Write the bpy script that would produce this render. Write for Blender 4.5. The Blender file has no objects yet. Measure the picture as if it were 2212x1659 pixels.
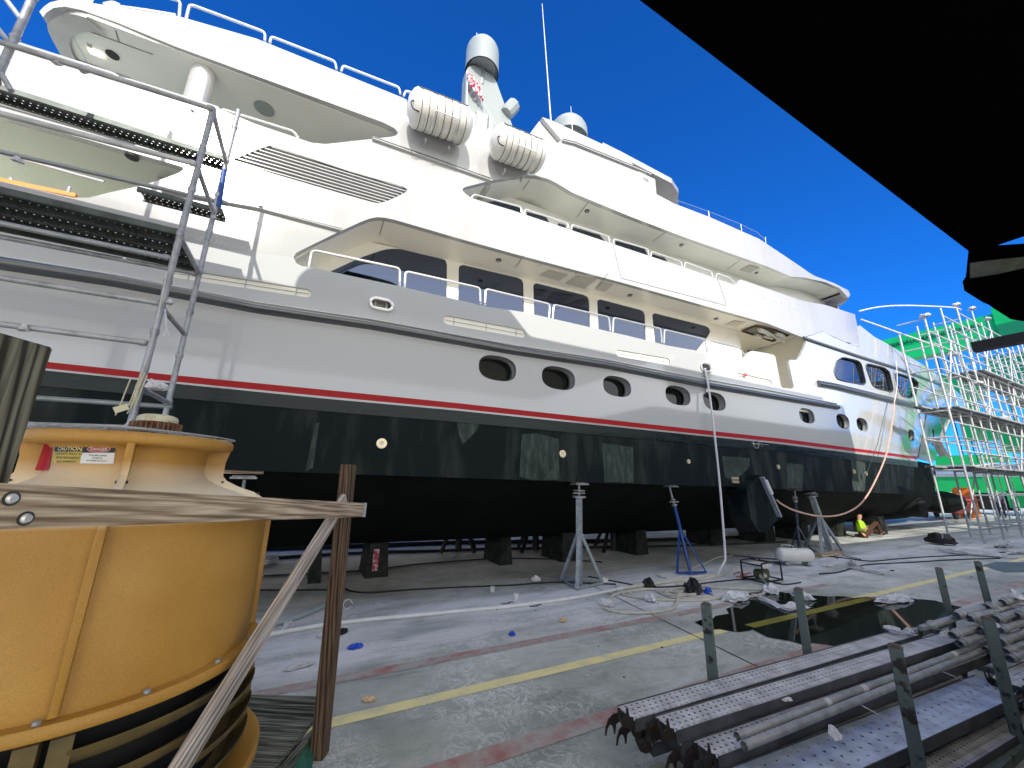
import bpy, bmesh, math, random
from mathutils import Vector, Matrix
from mathutils.geometry import delaunay_2d_cdt
random.seed(7)
SC = bpy.context.scene
COL = SC.collection
# ---------------------------------------------------------------- camera, world, sun, exposure
F, CX, CY, H = 830.0, 1106.0, 829.5, 1.8
_y, _p, _r = math.radians(27), math.radians(14.2), math.radians(1.0)
FW = Vector((math.sin(_y)*math.cos(_p), math.cos(_y)*math.cos(_p), math.sin(_p)))
RT0 = Vector((math.cos(_y), -math.sin(_y), 0)); UP0 = RT0.cross(FW)
RT = RT0*math.cos(_r)+UP0*math.sin(_r); UP = UP0*math.cos(_r)-RT0*math.sin(_r)
cam_d = bpy.data.cameras.new('camera'); cam = bpy.data.objects.new('camera', cam_d); COL.objects.link(cam)
cam.matrix_world = Matrix(((RT.x, UP.x, -FW.x, 0), (RT.y, UP.y, -FW.y, 0), (RT.z, UP.z, -FW.z, H), (0, 0, 0, 1)))
cam_d.sensor_width = 36; cam_d.lens = 36*F/2212; cam_d.clip_start = 0.05; cam_d.clip_end = 3000
SC.camera = cam
SUN = Vector((0.30, 1.0, -0.72)).normalized()          # direction the light travels
ELEV = math.asin(-SUN.z)
world = bpy.data.worlds.new('World'); SC.world = world; world.use_nodes = True
wn = world.node_tree.nodes; wl = world.node_tree.links
bg = wn['Background']; sky = wn.new('ShaderNodeTexSky'); sky.sky_type = 'NISHITA'; sky.sun_disc = False
sky.sun_elevation = ELEV; sky.sun_rotation = math.atan2(-SUN.x, -SUN.y)
sky.air_density = 1.0; sky.dust_density = 0.3; sky.ozone_density = 3.0; sky.altitude = 1500
tint = wn.new('ShaderNodeMix'); tint.data_type = 'RGBA'; tint.blend_type = 'MULTIPLY'; tint.inputs[0].default_value = 1.0; tint.inputs[7].default_value = (0.04, 0.315, 0.73, 1)
wl.new(sky.outputs[0], tint.inputs[6])
# bright cloud bank added behind the camera and overhead as unseen fill light
wtc = wn.new('ShaderNodeTexCoord'); wsx = wn.new('ShaderNodeSeparateXYZ'); wl.new(wtc.outputs['Generated'], wsx.inputs[0])
wno = wn.new('ShaderNodeTexNoise'); wno.inputs['Scale'].default_value = 3.0; wno.inputs['Detail'].default_value = 7; wl.new(wtc.outputs['Generated'], wno.inputs[0])
def wm(op, a, b):
    q = wn.new('ShaderNodeMath'); q.operation = op
    for k, v in enumerate((a, b)):
        if isinstance(v, (int, float)): q.inputs[k].default_value = v
        else: wl.new(v, q.inputs[k])
    return q.outputs[0]
wf = wm('ADD', wm('MULTIPLY', wsx.outputs[1], -1.0), wm('MULTIPLY', wno.outputs[0], 0.5))
wf = wm('ADD', wf, wm('MULTIPLY', wm('MAXIMUM', wm('SUBTRACT', wsx.outputs[2], 0.90), 0.0), 9.0))
wr = wn.new('ShaderNodeMapRange'); wr.inputs['From Min'].default_value = 0.56; wr.inputs['From Max'].default_value = 0.80; wl.new(wf, wr.inputs[0])
wmx = wn.new('ShaderNodeMix'); wmx.data_type = 'RGBA'; wl.new(wr.outputs[0], wmx.inputs[0]); wl.new(tint.outputs[2], wmx.inputs[6]); wmx.inputs[7].default_value = (5.9, 6.1, 6.25, 1)
wl.new(wmx.outputs[2], bg.inputs[0]); bg.inputs[1].default_value = 0.15
sd = bpy.data.lights.new('sun', 'SUN'); so = bpy.data.objects.new('sun', sd); COL.objects.link(so)
sd.energy = 2.1; sd.angle = math.radians(0.5); sd.color = (1.0, 0.94, 0.85)
so.rotation_euler = SUN.to_track_quat('-Z', 'Y').to_euler()
SC.view_settings.view_transform = 'Standard'; SC.view_settings.look = 'None'
SC.view_settings.exposure = 1.27; SC.view_settings.gamma = 1.0
SC.cycles.max_bounces = 8; SC.cycles.diffuse_bounces = 5; SC.cycles.glossy_bounces = 4; SC.cycles.transparent_max_bounces = 12
try: SC.cycles.use_denoising = True
except Exception: pass

# ---------------------------------------------------------------- rays from picture measurements to places in the yard
def ray(x, y):
    return RT*((x-CX)/F) - UP*((y-CY)/F) + FW
def onz(x, y, z):
    d = ray(x, y); t = (z-H)/d.z; return Vector((d.x*t, d.y*t, z))
def ony(x, y, Y):
    d = ray(x, y); t = Y/d.y; return Vector((d.x*t, Y, H+d.z*t))
def onx(x, y, X):
    d = ray(x, y); t = X/d.x; return Vector((X, d.y*t, H+d.z*t))
def onplane(x, y, p, n):
    d = ray(x, y); o = Vector((0, 0, H)); n = Vector(n); t = (Vector(p)-o).dot(n)/d.dot(n); return o+d*t

# ---------------------------------------------------------------- materials
MATS = {}
def mat(name, col, rough=0.5, metal=0.0, noise=0.0, nscale=5.0, bump=0.0, bscale=40.0, col2=None, stretch=(1, 1, 1), coat=0.0, emit=None, spec=0.5, rvar=0.0, thresh=None):
    if name in MATS: return MATS[name]
    m = bpy.data.materials.new(name); m.use_nodes = True; MATS[name] = m
    n = m.node_tree.nodes; l = m.node_tree.links; b = n['Principled BSDF']
    b.inputs['Base Color'].default_value = (*col, 1); b.inputs['Roughness'].default_value = rough
    b.inputs['Metallic'].default_value = metal; b.inputs['Specular IOR Level'].default_value = spec
    if coat: b.inputs['Coat Weight'].default_value = coat; b.inputs['Coat Roughness'].default_value = 0.03
    if emit: b.inputs['Emission Color'].default_value = (*emit[:3], 1); b.inputs['Emission Strength'].default_value = emit[3]
    if noise or bump or rvar:
        tc = n.new('ShaderNodeTexCoord'); mp = n.new('ShaderNodeMapping'); mp.inputs['Scale'].default_value = stretch
        l.new(tc.outputs['Object'], mp.inputs[0])
    if noise or rvar:
        t = n.new('ShaderNodeTexNoise'); t.inputs['Scale'].default_value = nscale; t.inputs['Detail'].default_value = 8; t.inputs['Roughness'].default_value = 0.62
        l.new(mp.outputs[0], t.inputs['Vector'])
        cr = n.new('ShaderNodeValToRGB'); lo, hi = thresh or (0.3, 0.7)
        cr.color_ramp.elements[0].position = lo; cr.color_ramp.elements[1].position = hi
        c2 = col2 or tuple(c*(1-noise) for c in col)
        cr.color_ramp.elements[0].color = (*col, 1); cr.color_ramp.elements[1].color = (*c2, 1)
        l.new(t.outputs[0], cr.inputs[0])
        if noise: l.new(cr.outputs[0], b.inputs['Base Color'])
        if rvar:
            mr = n.new('ShaderNodeMapRange'); mr.inputs['To Min'].default_value = max(0, rough-rvar); mr.inputs['To Max'].default_value = min(1, rough+rvar)
            mr.inputs['From Min'].default_value = 0.3; mr.inputs['From Max'].default_value = 0.7
            l.new(t.outputs[0], mr.inputs[0]); l.new(mr.outputs[0], b.inputs['Roughness'])
    if bump:
        t2 = n.new('ShaderNodeTexNoise'); t2.inputs['Scale'].default_value = bscale; t2.inputs['Detail'].default_value = 4
        l.new(mp.outputs[0], t2.inputs['Vector'])
        bp = n.new('ShaderNodeBump'); bp.inputs['Strength'].default_value = bump; bp.inputs['Distance'].default_value = 0.02
        l.new(t2.outputs[0], bp.inputs['Height']); l.new(bp.outputs[0], b.inputs['Normal'])
    return m
M_white = mat('white_topside_paint', (0.485, 0.50, 0.50), 0.10, coat=0.5, noise=0.04, nscale=0.7, bump=0.012, bscale=1.2)
M_super = mat('white_superstructure_paint', (0.43, 0.43, 0.425), 0.14, coat=0.5, noise=0.16, nscale=1.1, thresh=(.5,.85), stretch=(1.6,1,.45), bump=0.02, bscale=1.2)
M_ceil = mat('off_white_ceiling_paint', (0.84, 0.85, 0.79), 0.3, noise=0.05, nscale=1.5)
M_wall = mat('cream_side_deck_paint', (0.90, 0.87, 0.76), 0.2, noise=0.04, nscale=1)
M_seam = mat('grey_seam', (0.18, 0.18, 0.17), 0.6)
M_green_w = mat('grey_green_cockpit_lining', (0.55, 0.60, 0.53), 0.4)  # grey-green lining of the aft cockpit
M_red = mat('red_boot_stripe', (0.36, 0.002, 0.006), 0.4, spec=.25)
M_anti = mat('black_antifouling', (0.006, 0.0105, 0.012), 0.6, spec=.10, noise=1, nscale=1.2, col2=(0.055, 0.062, 0.055), thresh=(.50,.85), stretch=(2.2, 1, 0.5), bump=0.1, bscale=30)
M_bottom = mat('black_bottom_paint', (0.004, 0.005, 0.005), 0.7, spec=.06, noise=1, nscale=1.5, col2=(0.010, 0.013, 0.010), stretch=(1, 1, 0.6))
M_bottom2 = mat('boot_top_band', (0.005, 0.010, 0.011), 0.3, spec=.25, noise=1, nscale=1.1, col2=(0.030, 0.042, 0.040), stretch=(0.5, 1, 5), rvar=0.1, thresh=(0.35, 0.8))
M_steel = mat('polished_stainless', (0.74, 0.73, 0.72), 0.22, 0.55)
M_chrome = mat('mirror_stainless', (0.42, 0.46, 0.44), 0.16, 1.0, bump=0.05, bscale=1.5)
M_rub = mat('rub_rail_metal', (0.16, 0.17, 0.17), 0.28, 0.85, bump=0.05, bscale=6)
M_glass = mat('tinted_glass_sky_sheen', (0.006, 0.009, 0.012), 0.02, spec=1.0); M_glass.node_tree.nodes['Principled BSDF'].inputs['Specular Tint'].default_value = (0.55, 0.66, 1.0, 1); M_glass.node_tree.nodes['Principled BSDF'].inputs['IOR'].default_value = 1.75  # blue specular tint stands in for the sky's reflection
M_glassb = mat('dark_glass', (0.005, 0.008, 0.007), 0.05, spec=0.35)
M_gasket = mat('black_gasket', (0.03, 0.035, 0.035), 0.5)
M_dark = mat('dark_recess', (0.01, 0.01, 0.01), 0.8)
M_galv = mat('galvanised_tube', (0.27, 0.28, 0.285), 0.45, 0.3, noise=1, nscale=9, col2=(0.44, 0.45, 0.46), bump=0.15, bscale=60, thresh=(0.35, 0.6))
M_galvL = mat('dusty_white_scaffold', (0.66, 0.67, 0.66), 0.55, 0.25, noise=1, nscale=6, col2=(0.42, 0.44, 0.44), bump=0.1)
M_galvD = mat('grey_green_scaffold', (0.24, 0.27, 0.28), 0.5, 0.5, noise=1, nscale=7, col2=(0.36, 0.38, 0.38), bump=0.1)
M_blue = mat('blue_paint', (0.02, 0.09, 0.36), 0.45, noise=0.5, nscale=20, bump=0.1)
M_jgrey = mat('grey_stand_paint', (0.22, 0.26, 0.29), 0.55, noise=1, nscale=12, col2=(0.36, 0.38, 0.38), bump=0.2, thresh=(0.4, 0.65))
M_jdark = mat('navy_stand_paint', (0.03, 0.05, 0.10), 0.5, noise=1, nscale=18, col2=(0.20, 0.20, 0.18), thresh=(0.5, 0.75))
M_blk = mat('black_keel_block', (0.008, 0.009, 0.008), 0.8, spec=.1, noise=1, nscale=5, col2=(0.04, 0.045, 0.038), bump=0.3)
M_black = mat('black_rubber', (0.012, 0.012, 0.013), 0.6)
M_shed = mat('shed_black_steel', (0.0015, 0.0015, 0.0015), 0.9, spec=0.0)
M_shadeannex = mat('shade_annex_cladding', (0.16, 0.19, 0.19), 0.6, noise=0.3, nscale=1.5)
M_beamlit = mat('lit_greenish_beam', (0.05, 0.058, 0.04), 0.8, noise=1, nscale=6, col2=(0.10, 0.11, 0.08), bump=0.4)  # greenish steel, lightened in colour to look lit
M_green = mat('bright_green_paint', (0.010, 0.60, 0.14), 0.35, noise=0.25, nscale=0.6)
M_greenD = mat('dark_green_paint', (0.01, 0.22, 0.08), 0.4)
M_white_hose = mat('off_white_hose', (0.60, 0.58, 0.50), 0.5, noise=0.3, nscale=8, bump=0.2)
M_pvc = mat('white_plastic_pipe', (0.72, 0.71, 0.70), 0.4, noise=0.15, nscale=6)
M_rope = mat('white_rope', (0.70, 0.68, 0.66), 0.8, noise=0.3, nscale=60, bump=0.4, bscale=120)
M_orange = mat('faded_orange_rope', (0.68, 0.42, 0.32), 0.8, noise=.3, nscale=5)
M_plastic = mat('crumpled_white_plastic', (0.72, 0.73, 0.76), 0.3, noise=0.15, nscale=14, bump=0.6, bscale=25)
M_rag = mat('white_rag', (0.66, 0.65, 0.67), 0.85, noise=0.3, nscale=10, bump=0.6, bscale=40)
M_bluep = mat('blue_glove', (0.02, 0.08, 0.55), 0.4)
M_tan = mat('tan_card', (0.62, 0.45, 0.26), 0.7)
M_motor = mat('rusty_motor_casting', (0.16, 0.05, 0.025), 0.75, noise=1, nscale=14, col2=(0.30, 0.22, 0.13), bump=0.4)
M_cream = mat('cream_cap', (0.62, 0.58, 0.40), 0.6, noise=1, nscale=16, col2=(0.25, 0.16, 0.07), thresh=(0.5, 0.72))
M_radome = mat('grey_radome', (0.30, 0.335, 0.33), 0.4)
M_raft = mat('white_fibreglass', (0.74, 0.73, 0.68), 0.35, noise=0.12, nscale=4)
M_hivis = mat('hi_vis_green', (0.50, 1.0, 0.03), 0.75, emit=None, noise=0.25, nscale=12)
M_trou = mat('brown_trousers', (0.075, 0.03, 0.015), 0.9, noise=0.4, nscale=12)
M_skin = mat('skin', (0.42, 0.23, 0.15), 0.6)
M_hair = mat('black_hair', (0.01, 0.008, 0.007), 0.7)
M_letter = mat('dark_lettering', (0.01, 0.06, 0.03), 0.5)
M_brass = mat('brass_fitting', (0.75, 0.66, 0.45), 0.35, 0.6)
M_lampwarm = mat('warm_lamp', (1, 0.9, 0.7), 0.5, emit=(1, 0.82, 0.55, 6))
M_redcar = mat('red_paint', (0.50, 0.02, 0.03), 0.3, noise=0.3, nscale=4)
M_pinkcar = mat('faded_red_canvas', (0.68, 0.12, 0.12), 0.6)
M_orangep = mat('orange_paint', (0.85, 0.25, 0.02), 0.5)

def wood(name, c1, c2, dark):
    m = bpy.data.materials.new(name); m.use_nodes = True; n = m.node_tree.nodes; l = m.node_tree.links; b = n['Principled BSDF']
    b.inputs['Roughness'].default_value = 0.85
    tc = n.new('ShaderNodeTexCoord'); mp = n.new('ShaderNodeMapping'); mp.inputs['Scale'].default_value = (0.5, 12, 12)
    l.new(tc.outputs['Object'], mp.inputs[0])
    dn = n.new('ShaderNodeTexNoise'); dn.inputs['Scale'].default_value = 1.5; dn.inputs['Detail'].default_value = 2; l.new(mp.outputs[0], dn.inputs['Vector'])
    va = n.new('ShaderNodeVectorMath'); va.operation = 'MULTIPLY_ADD'; va.inputs[1].default_value = (0, 0.8, 0.8)
    l.new(dn.outputs['Color'], va.inputs[0]); l.new(mp.outputs[0], va.inputs[2])
    w = n.new('ShaderNodeTexWave'); w.wave_type = 'BANDS'; w.bands_direction = 'DIAGONAL'; w.inputs['Scale'].default_value = 2.0; w.inputs['Distortion'].default_value = 2.0; w.inputs['Detail'].default_value = 3; w.inputs['Detail Scale'].default_value = 0.8
    l.new(va.outputs[0], w.inputs['Vector'])
    cr = n.new('ShaderNodeValToRGB'); e = cr.color_ramp.elements
    e[0].position = 0.08; e[0].color = (*dark, 1); e[1].position = 0.95; e[1].color = (*c1, 1)
    k = e.new(0.35); k.color = (*c2, 1)
    l.new(w.outputs['Fac'], cr.inputs[0])
    f = n.new('ShaderNodeTexNoise'); f.inputs['Scale'].default_value = 55; f.inputs['Detail'].default_value = 5
    mp2 = n.new('ShaderNodeMapping'); mp2.inputs['Scale'].default_value = (0.06, 1.6, 1.6); l.new(tc.outputs['Object'], mp2.inputs[0]); l.new(mp2.outputs[0], f.inputs['Vector'])
    mx = n.new('ShaderNodeMix'); mx.data_type = 'RGBA'; mx.blend_type = 'MULTIPLY'; mx.inputs[0].default_value = 0.75
    cr2 = n.new('ShaderNodeValToRGB'); cr2.color_ramp.elements[0].position = 0.36; cr2.color_ramp.elements[0].color = (0.25, 0.22, 0.2, 1); cr2.color_ramp.elements[1].position = 0.6
    l.new(f.outputs[0], cr2.inputs[0]); l.new(cr.outputs[0], mx.inputs[6]); l.new(cr2.outputs[0], mx.inputs[7]); l.new(mx.outputs[2], b.inputs['Base Color'])
    bp = n.new('ShaderNodeBump'); bp.inputs['Strength'].default_value = 0.5; bp.inputs['Distance'].default_value = 0.004
    l.new(mx.outputs[2], bp.inputs['Height']); l.new(bp.outputs[0], b.inputs['Normal'])
    return m
M_wood = wood('weathered_pine', (0.66, 0.54, 0.39), (0.50, 0.39, 0.27), (0.34, 0.24, 0.155))
M_woodg = wood('grey_weathered_board', (0.62, 0.56, 0.51), (0.48, 0.42, 0.37), (0.34, 0.29, 0.25))
M_woodd = wood('brown_post_timber', (0.22, 0.14, 0.08), (0.14, 0.085, 0.048), (0.045, 0.028, 0.016))
M_woodo = wood('old_grey_green_post', (0.20, 0.19, 0.14), (0.13, 0.12, 0.085), (0.03, 0.028, 0.02))
M_deck = wood('grey_green_deck_board', (0.27, 0.28, 0.22), (0.19, 0.20, 0.155), (0.06, 0.065, 0.05))

def mat_perf(name, base, metal, rough, pitch_x, pitch_y, rad, through=True, paint=None):
    """sheet steel with rows of round holes (real see-through holes when through)"""
    m = bpy.data.materials.new(name); m.use_nodes = True; n = m.node_tree.nodes; l = m.node_tree.links; b = n['Principled BSDF']
    b.inputs['Metallic'].default_value = metal; b.inputs['Roughness'].default_value = rough
    tc = n.new('ShaderNodeTexCoord'); sx = n.new('ShaderNodeSeparateXYZ'); l.new(tc.outputs['Object'], sx.inputs[0])
    def mth(op, a, bb=None, v=None):
        q = n.new('ShaderNodeMath'); q.operation = op
        if a is not None: l.new(a, q.inputs[0])
        if bb is not None: l.new(bb, q.inputs[1])
        if v is not None: q.inputs[1].default_value = v
        return q.outputs[0]
    yv = mth('DIVIDE', sx.outputs[1], v=pitch_y); fl = mth('FLOOR', yv); par = mth('MULTIPLY', fl, v=0.5)
    xv = mth('ADD', mth('DIVIDE', sx.outputs[0], v=pitch_x), par)
    fx = mth('MULTIPLY', mth('SUBTRACT', mth('FRACT', xv), v=0.5), v=pitch_x); fy = mth('MULTIPLY', mth('SUBTRACT', mth('FRACT', yv), v=0.5), v=pitch_y)
    d = mth('SQRT', mth('ADD', mth('MULTIPLY', fx, fx), mth('MULTIPLY', fy, fy)))
    # no holes on the folded edges
    ay = mth('ABSOLUTE', sx.outputs[1]); inb = mth('LESS_THAN', ay, v=0.098)
    hole = mth('MULTIPLY', mth('LESS_THAN', d, v=rad), inb)
    rim = mth('MULTIPLY', mth('LESS_THAN', d, v=rad*1.9), inb)
    t = n.new('ShaderNodeTexNoise'); t.inputs['Scale'].default_value = 7; t.inputs['Detail'].default_value = 7; l.new(tc.outputs['Object'], t.inputs[0])
    cr = n.new('ShaderNodeValToRGB'); cr.color_ramp.elements[0].position = 0.35; cr.color_ramp.elements[1].position = 0.65
    cr.color_ramp.elements[0].color = (*[c*0.6 for c in base], 1); cr.color_ramp.elements[1].color = (*base, 1)
    if paint:
        e = cr.color_ramp.elements.new(0.72); e.color = (*paint, 1)
    l.new(t.outputs[0], cr.inputs[0]); l.new(cr.outputs[0], b.inputs['Base Color'])
    bp = n.new('ShaderNodeBump'); bp.inputs['Strength'].default_value = 0.6; bp.inputs['Distance'].default_value = 0.004; l.new(rim, bp.inputs['Height']); l.new(bp.outputs[0], b.inputs['Normal'])
    out = n['Material Output']; tr = n.new('ShaderNodeBsdfTransparent'); ms = n.new('ShaderNodeMixShader')
    l.new(hole, ms.inputs[0]); l.new(b.outputs[0], ms.inputs[1]); l.new(tr.outputs[0], ms.inputs[2]); l.new(ms.outputs[0], out.inputs[0])
    return m
M_perf = mat_perf('perforated_scaffold_plank', (0.10, 0.12, 0.11), 0.5, 0.5, 0.055, 0.045, 0.0080)
M_perfr = mat_perf('stacked_perforated_plank', (0.74, 0.75, 0.79), 0.15, 0.5, 0.05, 0.042, 0.0085, paint=(0.55, 0.57, 0.62))
M_perfb = mat_perf('blue_stained_perforated_plank', (0.56, 0.66, 0.84), 0.2, 0.4, 0.10, 0.065, 0.009, paint=(0.30, 0.40, 0.55))

def mat_ground():
    m = bpy.data.materials.new('stained_concrete'); m.use_nodes = True; n = m.node_tree.nodes; l = m.node_tree.links; b = n['Principled BSDF']
    tc = n.new('ShaderNodeTexCoord')
    def nz(scale, st, det=8, rough=0.6, dist=0.0):
        mp = n.new('ShaderNodeMapping'); mp.inputs['Scale'].default_value = st; l.new(tc.outputs['Object'], mp.inputs[0])
        t = n.new('ShaderNodeTexNoise'); t.inputs['Scale'].default_value = scale; t.inputs['Detail'].default_value = det; t.inputs['Roughness'].default_value = rough; t.inputs['Distortion'].default_value = dist
        l.new(mp.outputs[0], t.inputs[0]); return t.outputs[0]
    def ramp(v, stops):
        cr = n.new('ShaderNodeValToRGB'); e = cr.color_ramp.elements
        while len(e) < len(stops): e.new(0.5)
        for i, (p, c) in enumerate(stops): e[i].position = p; e[i].color = (*c, 1)
        l.new(v, cr.inputs[0]); return cr.outputs[0]
    def mix(f, a, bb, bt='MIX', fv=None):
        q = n.new('ShaderNodeMix'); q.data_type = 'RGBA'; q.blend_type = bt
        if f is not None: l.new(f, q.inputs[0])
        else: q.inputs[0].default_value = fv
        l.new(a, q.inputs[6]); l.new(bb, q.inputs[7]); return q.outputs[2]
    base = ramp(nz(0.55, (1, 1, 1), 10, 0.65), [(0.3, (0.23, 0.26, 0.235)), (0.5, (0.46, 0.48, 0.45)), (0.7, (0.70, 0.71, 0.69))])
    # pale sanding dust, streaked along the boat, strongest between the hose and the yellow line
    dust = ramp(nz(1.3, (0.22, 1.5, 1), 9, 0.62, 0.5), [(0.36, (0, 0, 0)), (0.62, (1, 1, 1))])
    sx = n.new('ShaderNodeSeparateXYZ'); l.new(tc.outputs['Object'], sx.inputs[0])
    mr = n.new('ShaderNodeMapRange'); mr.inputs['From Min'].default_value = 4.2; mr.inputs['From Max'].default_value = 4.75; l.new(sx.outputs[1], mr.inputs[0])
    mr2 = n.new('ShaderNodeMapRange'); mr2.inputs['From Min'].default_value = 7.6; mr2.inputs['From Max'].default_value = 6.0; l.new(sx.outputs[1], mr2.inputs[0])
    mm = n.new('ShaderNodeMath'); mm.operation = 'MULTIPLY'; l.new(mr.outputs[0], mm.inputs[0]); l.new(mr2.outputs[0], mm.inputs[1])
    dcol = n.new('ShaderNodeRGB'); dcol.outputs[0].default_value = (0.86, 0.85, 0.90, 1)
    mm2 = n.new('ShaderNodeMath'); mm2.operation = 'MULTIPLY'; l.new(mm.outputs[0], mm2.inputs[0]); l.new(dust, mm2.inputs[1])
    mm3 = n.new('ShaderNodeMath'); mm3.operation = 'MULTIPLY'; l.new(mm2.outputs[0], mm3.inputs[0]); mm3.inputs[1].default_value = 0.85
    c = mix(mm3.outputs[0], base, dcol.outputs[0])
    # fine lacy residue close to the camera
    wv = ramp(nz(5.5, (1, 1, 1), 6, 0.7, 1.6), [(0.46, (0, 0, 0)), (0.5, (1, 1, 1)), (0.54, (0, 0, 0))])
    lo = ramp(nz(0.9, (1, 1, 1), 3), [(0.44, (0, 0, 0)), (0.60, (0.9, 0.9, 0.9))])
    lm = n.new('ShaderNodeMath'); lm.operation = 'MULTIPLY'; l.new(wv, lm.inputs[0]); l.new(lo, lm.inputs[1])
    wcol = n.new('ShaderNodeRGB'); wcol.outputs[0].default_value = (0.80, 0.82, 0.82, 1)
    c = mix(lm.outputs[0], c, wcol.outputs[0])
    st = ramp(nz(2.2, (0.5, 1.3, 1), 8, 0.7, 0.8), [(0.32, (0.58, 0.62, 0.60)), (0.50, (1, 1, 1))])
    c = mix(None, c, st, 'MULTIPLY', 0.8)
    gr = ramp(nz(70, (1, 1, 1), 4, 0.8), [(0.3, (0.82, 0.82, 0.82)), (0.65, (1.05, 1.05, 1.05))])
    c = mix(None, c, gr, 'MULTIPLY', 0.8)
    l.new(c, b.inputs['Base Color'])
    rr = n.new('ShaderNodeMapRange'); rr.inputs['To Min'].default_value = 0.42; rr.inputs['To Max'].default_value = 0.85; l.new(nz(0.8, (0.6, 1.2, 1), 6), rr.inputs[0]); l.new(rr.outputs[0], b.inputs['Roughness'])
    bp = n.new('ShaderNodeBump'); bp.inputs['Strength'].default_value = 0.25; bp.inputs['Distance'].default_value = 0.01; l.new(nz(45, (1, 1, 1), 6), bp.inputs['Height']); l.new(bp.outputs[0], b.inputs['Normal'])
    return m
M_ground = mat_ground()
def mat_paintline(name, col, worn, wear):
    m = bpy.data.materials.new(name); m.use_nodes = True; n = m.node_tree.nodes; l = m.node_tree.links; b = n['Principled BSDF']; b.inputs['Roughness'].default_value = 0.6
    tc = n.new('ShaderNodeTexCoord'); t = n.new('ShaderNodeTexNoise'); t.inputs['Scale'].default_value = 3.0; t.inputs['Detail'].default_value = 12; t.inputs['Roughness'].default_value = 0.72; l.new(tc.outputs['Object'], t.inputs[0])
    cr = n.new('ShaderNodeValToRGB'); cr.color_ramp.elements[0].position = wear; cr.color_ramp.elements[1].position = wear+0.2
    cr.color_ramp.elements[0].color = (*col, 1); cr.color_ramp.elements[1].color = (*worn, 1)
    l.new(t.outputs[0], cr.inputs[0]); l.new(cr.outputs[0], b.inputs['Base Color']); return m
M_yline = mat_paintline('worn_yellow_paint', (0.86, 0.77, 0.38), (0.58, 0.56, 0.42), 0.48)
M_rline = mat_paintline('worn_red_paint', (0.38, 0.17, 0.155), (0.42, 0.40, 0.38), 0.36)
M_side = mat('plank_edge_painted_shade', (0.12, 0.13, 0.15), 0.55, 0.2, noise=1, nscale=5, col2=(0.045, 0.05, 0.055))  # shade on the plank sides put into the colour
M_puddle = mat('standing_water', (0.022, 0.028, 0.020), 0.04, spec=0.6, noise=0.5, nscale=2)
M_wetline = mat('wet_yellow_paint', (0.36, 0.33, 0.07), 0.2, noise=0.4, nscale=6)

def mat_tower():
    m = bpy.data.materials.new('ochre_fibreglass'); m.use_nodes = True; n = m.node_tree.nodes; l = m.node_tree.links; b = n['Principled BSDF']
    b.inputs['Roughness'].default_value = 0.52; b.inputs['Coat Weight'].default_value = 0.0
    tc = n.new('ShaderNodeTexCoord'); t = n.new('ShaderNodeTexNoise'); t.inputs['Scale'].default_value = 2.2; t.inputs['Detail'].default_value = 5; l.new(tc.outputs['Object'], t.inputs[0])
    cr = n.new('ShaderNodeValToRGB'); e = cr.color_ramp.elements; e[0].position = 0.3; e[0].color = (0.44, 0.215, 0.030, 1); e[1].position = 0.7; e[1].color = (0.56, 0.31, 0.065, 1); l.new(t.outputs[0], cr.inputs[0])
    g = n.new('ShaderNodeTexNoise'); g.inputs['Scale'].default_value = 260; g.inputs['Detail'].default_value = 2; l.new(tc.outputs['Object'], g.inputs[0])
    cg = n.new('ShaderNodeValToRGB'); cg.color_ramp.elements[0].color = (0.72, 0.72, 0.7, 1); cg.color_ramp.elements[0].position = 0.35; cg.color_ramp.elements[1].position = 0.62; l.new(g.outputs[0], cg.inputs[0])
    mx = n.new('ShaderNodeMix'); mx.data_type = 'RGBA'; mx.blend_type = 'MULTIPLY'; mx.inputs[0].default_value = 0.7; l.new(cr.outputs[0], mx.inputs[6]); l.new(cg.outputs[0], mx.inputs[7])
    # cream highlight painted onto the upward-facing shoulder
    sx = n.new('ShaderNodeSeparateXYZ'); l.new(tc.outputs['Object'], sx.inputs[0])
    mr = n.new('ShaderNodeMapRange'); mr.inputs['From Min'].default_value = 1.60; mr.inputs['From Max'].default_value = 1.65; l.new(sx.outputs[2], mr.inputs[0])
    mr2 = n.new('ShaderNodeMapRange'); mr2.inputs['From Min'].default_value = 1.86; mr2.inputs['From Max'].default_value = 1.74; l.new(sx.outputs[2], mr2.inputs[0])
    mm = n.new('ShaderNodeMath'); mm.operation = 'MULTIPLY'; l.new(mr.outputs[0], mm.inputs[0]); l.new(mr2.outputs[0], mm.inputs[1])
    mm2 = n.new('ShaderNodeMath'); mm2.operation = 'MULTIPLY'; l.new(mm.outputs[0], mm2.inputs[0]); mm2.inputs[1].default_value = 0.9
    mx2 = n.new('ShaderNodeMix'); mx2.data_type = 'RGBA'; l.new(mm2.outputs[0], mx2.inputs[0]); l.new(mx.outputs[2], mx2.inputs[6]); mx2.inputs[7].default_value = (0.86, 0.78, 0.60, 1)
    l.new(mx2.outputs[2], b.inputs['Base Color'])
    bp = n.new('ShaderNodeBump'); bp.inputs['Strength'].default_value = 0.12; bp.inputs['Distance'].default_value = 0.002; l.new(g.outputs[0], bp.inputs['Height']); l.new(bp.outputs[0], b.inputs['Normal'])
    return m
M_tower = mat_tower()

M_scrape = mat('scraped_antifouling', (0.035, 0.05, 0.045), 0.8, noise=1, nscale=5, col2=(0.095, 0.11, 0.095), stretch=(2.2, 1, .55), thresh=(.47,.72), spec=.1)
M_dirty = mat('grimy_ochre_fibreglass', (0.20, 0.13, 0.035), 0.7, noise=1, nscale=6, col2=(0.07, 0.06, 0.03), stretch=(1, 1, 2))

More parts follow.
